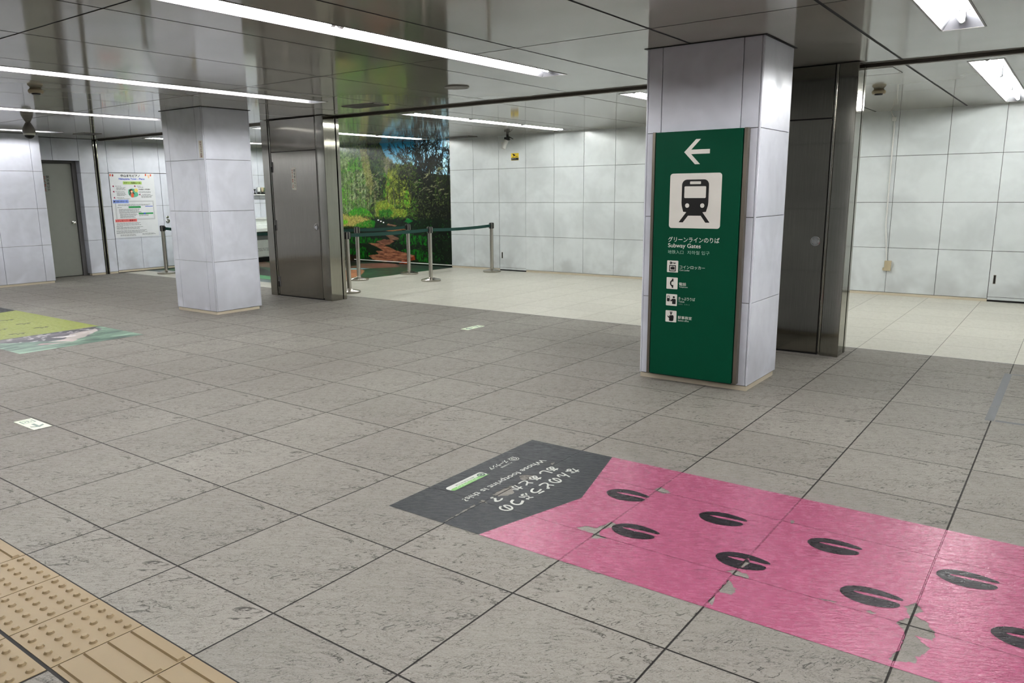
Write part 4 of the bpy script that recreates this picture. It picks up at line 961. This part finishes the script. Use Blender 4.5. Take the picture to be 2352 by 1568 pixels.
# ------------------------------------------------------------------ white piano and ornament shelf in the cordoned corner
pn = thing('upright_piano', 'white upright piano in the gap between the left pillar and the steel cabinet', 'piano', (XL + .3, 9.55, 0))
box(pn, 'case', M['pianow'], (XL + .01, 8.80, .10), (-10.83, 10.28, .915), .006)
box(pn, 'lid', M['pianow'], (XL + .01, 8.78, .915), (-10.80, 10.30, .940), .004)
box(pn, 'key_bed', M['pianow'], (-10.84, 8.80, .655), (-10.58, 10.28, .735), .008)
box(pn, 'fallboard', M['pianow'], (-10.835, 8.86, .735), (-10.76, 10.22, .80), .004)
box(pn, 'keybed_shade_strip', M['pianog'], (-10.84, 8.84, .47), (-10.822, 10.24, .655))  # grey strip paints in the shade below the key bed
box(pn, 'lower_panel', M['pianow'], (-10.84, 8.84, .12), (-10.815, 10.24, .47), .003)
for y in (8.80, 10.22): box(pn, 'leg', M['pianow'], (-10.84, y, .0), (-10.60, y + .06, .66), .004)
box(pn, 'plinth', M['rubber'], (XL + .02, 8.80, 0), (-10.82, 10.28, .10))
def prow(mb):
    for z in (.285, .26, .235):
        y = 9.0
        while y < 9.9: w = random.uniform(.04, .12); mb.box((-10.8145, y, z), (-10.8135, y + w, z + .010)); y += w + .015
B(pn, 'printed_sheet', M['grey_ink'], prow)
sf = thing('wall_shelf', 'thin white shelf on the left wall above the white piano', 'shelf', (XL + .09, 9.75, 1.43))
box(sf, 'board', M['white'], (XL + .001, 9.30, 1.418), (XL + .11, 10.30, 1.440), .002)
for y in (9.40, 10.20): box(sf, 'bracket', M['plastic_g'], (XL + .001, y, 1.36), (XL + .09, y + .012, 1.418))
def ornament(y, h, r, cap, label, k):
    t = thing('ornament', label, 'ornament', (XL + .06, y, 1.4402), 'ornaments on the wall shelf')
    def lt(name, m, prof):
        mb = MB(); mb.lathe(prof, 16); return mb.build(name, m, t)
    if k == 0:
        lt('stem', M['rubber'], [(.030, 0), (.030, .014), (.010, .03), (.008, h - .03), (.026, h - .012), (.026, h)])
    else:
        lt('base', M['rubber'], [(r * .9, 0), (r, .004), (r * .7, .03), (r * .25, .04)])
        lt('body', M[cap], [(r * .3, .04), (r * .85, .055), (r * .9, h * .9), (r * .75, h)])
ornament(9.640, .105, .03, 'rubber', 'small black waisted stand at the left end of the ornament shelf', 0)
ornament(9.745, .150, .040, 'plastic_w', 'white cup on a dark foot, second on the ornament shelf', 1)
ornament(9.840, .145, .038, 'plastic', 'cream cup on a dark foot, third on the ornament shelf', 1)
ornament(9.925, .140, .036, 'leafgreen', 'green topped cup beside the steel cabinet edge on the ornament shelf', 1)

# ------------------------------------------------------------------ wall and ceiling fittings
cs = thing('camera_sign', 'small yellow and black security camera notice on the far wall', 'sign', (-4.917, YB, 2.045))
WF = lambda d: frame((0, YB - .0012 - d, 0), (1, 0, 0), (0, 0, 1))
flat(cs, 'backing', M['signy'], [rect(-5.0, 1.984, -4.835, 2.108)], WF(.0004)); flat(cs, 'lower_band', M['signb'], [rect(-4.996, 1.988, -4.839, 2.030)], WF(.001))
flat(cs, 'camera_symbol', M['signb'], [[(-4.972, 2.092), (-4.958, 2.102), (-4.908, 2.078), (-4.916, 2.062), (-4.945, 2.062)], [(-4.960, 2.052), (-4.946, 2.060), (-4.954, 2.036), (-4.966, 2.040)]], WF(.001))
text(cs, 'lettering', M['signb'], '作動中', -4.905, 2.042, .052, .014, WF(.001), .02); text(cs, 'lettering', M['signw'], '防犯カメラ', -4.985, 2.004, .090, .016, WF(.0016), .01)
cam_ = thing('security_camera', 'white ceiling camera with black mount above the yellow notice', 'camera', (-4.97, 10.50, HB))
B(cam_, 'mount', M['rubber'], lambda mb: (mb.cyl((-4.97, 10.50, HB - .001), (-4.97, 10.50, HB - .045), .022), mb.box((-5.018, 10.46, HB - .098), (-4.922, 10.54, HB - .045), 0, .006), mb.cyl((-4.95, 10.50, HB - .03), (-4.82, 10.46, HB - .085), .006)))
B(cam_, 'housing', M['plastic_w'], lambda mb: (mb.cyl((-4.985, 10.49, HB - .098), (-5.0, 10.47, HB - .155), .042), mb.cyl((-5.0, 10.47, HB - .14), (-5.015, 10.43, HB - .245), .040), mb.box((-5.075, 10.45, HB - .150), (-4.99, 10.50, HB - .130), 0, .004)))
B(cam_, 'antenna', M['plastic_w'], lambda mb: (mb.cyl((-5.02, 10.5, HB - .105), (-5.16, 10.5, HB - .05), .004, 8), mb.cyl((-4.91, 10.5, HB - .07), (-4.91, 10.5, HB - .17), .006, 8), mb.cyl((-4.92, 10.5, HB - .065), (-4.80, 10.5, HB - .095), .006, 8)))
dc = thing('ceiling_dome_camera', 'grey hanging dome camera at the left edge under the ceiling', 'camera', (-8.45, 4.07, H))
B(dc, 'housing', M['plastic_g'], lambda mb: mb.lathe([(.028, H - .001), (.040, H - .02), (.062, H - .06), (.078, H - .10), (.080, H - .135), (.072, H - .150)], 26, (-8.45, 4.07, 0)))
B(dc, 'trim_ring', M['white'], lambda mb: mb.lathe([(.0735, H - .149), (.076, H - .156), (.068, H - .176), (.060, H - .172)], 26, (-8.45, 4.07, 0)))
B(dc, 'dome', M['rubber'], lambda mb: mb.lathe([(.062, H - .150)] + [(.062 * math.cos(a), H - .170 - .050 * math.sin(a)) for a in np.linspace(0, 1.5, 8)], 24, (-8.45, 4.07, 0)))
def detector(x, y, z, label):
    t = thing('smoke_detector', label, 'smoke detector', (x, y, z), 'cream smoke detectors')
    B(t, 'base', M['plastic'], lambda mb: mb.lathe([(.045, z - .0008), (.052, z - .012), (.064, z - .022), (.066, z - .036), (.058, z - .050)], 26, (x, y, 0)))
    B(t, 'sensor', M['rubber'], lambda mb: mb.lathe([(.040, z - .050), (.036, z - .062), (.001, z - .064)], 22, (x, y, 0)))
detector(-4.72, 2.60, H, 'round cream smoke detector on the ceiling at the upper left'); detector(1.52, 8.02, HB, 'round cream smoke detector on the ceiling of the back bay, right')
sp = thing('ceiling_speaker', 'flat round grey ceiling speaker in front of the mural', 'speaker', (-1.70, 5.17, H))
B(sp, 'rim', M['plastic_g'], lambda mb: mb.lathe([(.122, H - .0006), (.122, H - .008), (.112, H - .012), (.105, H - .008)], 36, (-1.70, 5.17, 0)))
B(sp, 'grille', M['frame'], lambda mb: mb.lathe([(.105, H - .002), (.105, H - .0075), (.001, H - .0080)], 36, (-1.70, 5.17, 0)))
def vent(x, y, z, w, d, label):
    t = thing('ceiling_vent', label, 'vent', (x, y, z), 'ceiling ventilation grilles')
    def fr_(mb):
        mb.box((x - w, y - d, z - .008), (x + w, y - d + .02, z - .0005)); mb.box((x - w, y + d - .02, z - .008), (x + w, y + d, z - .0005)); mb.box((x - w, y - d, z - .008), (x - w + .02, y + d, z - .0005)); mb.box((x + w - .02, y - d, z - .008), (x + w, y + d, z - .0005))
    B(t, 'frame', M['plastic_g'], fr_); box(t, 'duct', M['dgap'], (x - w + .01, y - d + .01, z - .002), (x + w - .01, y + d - .01, z - .0004))
    def sl(mb):
        for k in range(int(2 * d / .025) - 1): mb.box((x - w + .02, y - d + .022 + .025 * k, z - .007), (x + w - .02, y - d + .034 + .025 * k, z - .002))
    B(t, 'slats', M['frame'], sl)
vent(-3.55, 5.72, H, .26, .13, 'dark ceiling grille by the shutter slot left of the round speaker'); vent(-10.0, 5.62, H, .20, .14, 'dark ceiling grille over the recessed grey door'); vent(-5.95, 10.40, HB, .28, .13, 'dark ceiling grille at the top of the far wall beside the mural')
hp = thing('ceiling_hatch', 'square flush hatch in the back bay ceiling near the right steel cabinet', 'hatch', (1.70, 6.72, HB))
B(hp, 'frame', M['plastic_g'], lambda mb: (mb.box((1.48, 6.50, HB - .003), (1.92, 6.506, HB - .0004)), mb.box((1.48, 6.92, HB - .003), (1.92, 6.926, HB - .0004)), mb.box((1.48, 6.50, HB - .003), (1.486, 6.926, HB - .0004)), mb.box((1.914, 6.50, HB - .003), (1.92, 6.926, HB - .0004))))
box(hp, 'lid', M['ceil'], (1.488, 6.508, HB - .002), (1.912, 6.918, HB - .0004))
cd = thing('wall_mounted_box', 'cream junction box with white conduit running up the right wall', 'junction box', (1.28, YB, .4))
box(cd, 'box', M['plastic'], (1.243, YB - .045, .332), (1.324, YB - .001, .468), .004); box(cd, 'side_plug', M['plastic'], (1.222, YB - .03, .335), (1.244, YB - .001, .372), .002)
B(cd, 'conduit', M['plastic_w'], lambda mb: (mb.tube([(1.262, YB - .012, .468), (1.215, YB - .012, .95), (1.215, YB - .012, 2.30)], .009, 10), mb.box((1.180, YB - .03, 2.29), (1.235, YB - .001, 2.345), 0, .004), mb.cyl((1.20, YB - .02, 2.34), (1.165, YB - .03, HB - .005), .007, 8)))

# ------------------------------------------------------------------ camera, world, colour management
q = dict(f=1772.5934444, C=(3.31677026, -.89583904, 1.43663007), yaw=math.radians(126.79597316), pit=math.radians(-11.24524921), roll=math.radians(-.60973501), off=(-30.04232678, 8.7280328))
Fw = Vector((math.cos(q['pit']) * math.cos(q['yaw']), math.cos(q['pit']) * math.sin(q['yaw']), math.sin(q['pit'])))
R0 = Vector((math.sin(q['yaw']), -math.cos(q['yaw']), 0)); U0 = R0.cross(Fw)
Rr = R0 * math.cos(q['roll']) + U0 * math.sin(q['roll']); Ur = -R0 * math.sin(q['roll']) + U0 * math.cos(q['roll'])
cd_ = bpy.data.cameras.new('camera'); cam = bpy.data.objects.new('camera', cd_); C.objects.link(cam)
cam.matrix_world = Matrix(((Rr.x, Ur.x, -Fw.x, q['C'][0]), (Rr.y, Ur.y, -Fw.y, q['C'][1]), (Rr.z, Ur.z, -Fw.z, q['C'][2]), (0, 0, 0, 1)))
cd_.sensor_width = 36; cd_.sensor_fit = 'HORIZONTAL'; cd_.lens = q['f'] / 2352 * 36
cd_.shift_x = -q['off'][0] / 2352; cd_.shift_y = q['off'][1] / 2352
cd_.clip_start = .05; cd_.clip_end = 100
S = bpy.context.scene; S.camera = cam
w = bpy.data.worlds.new('world'); S.world = w; w.use_nodes = True
w.node_tree.nodes['Background'].inputs[0].default_value = (.8, .85, .9, 1); w.node_tree.nodes['Background'].inputs[1].default_value = .05
S.view_settings.view_transform = 'Standard'; S.view_settings.look = 'None'; S.view_settings.exposure = 0.92; S.view_settings.gamma = .86
S.cycles.max_bounces = 5; S.cycles.diffuse_bounces = 3; S.cycles.glossy_bounces = 3; S.cycles.use_adaptive_sampling = True; S.cycles.adaptive_threshold = .14; S.cycles.adaptive_min_samples = 18; S.cycles.use_denoising = True
S.cycles.light_sampling_threshold = .03; S.cycles.sample_clamp_indirect = 4.0; S.cycles.caustics_reflective = False; S.cycles.caustics_refractive = False
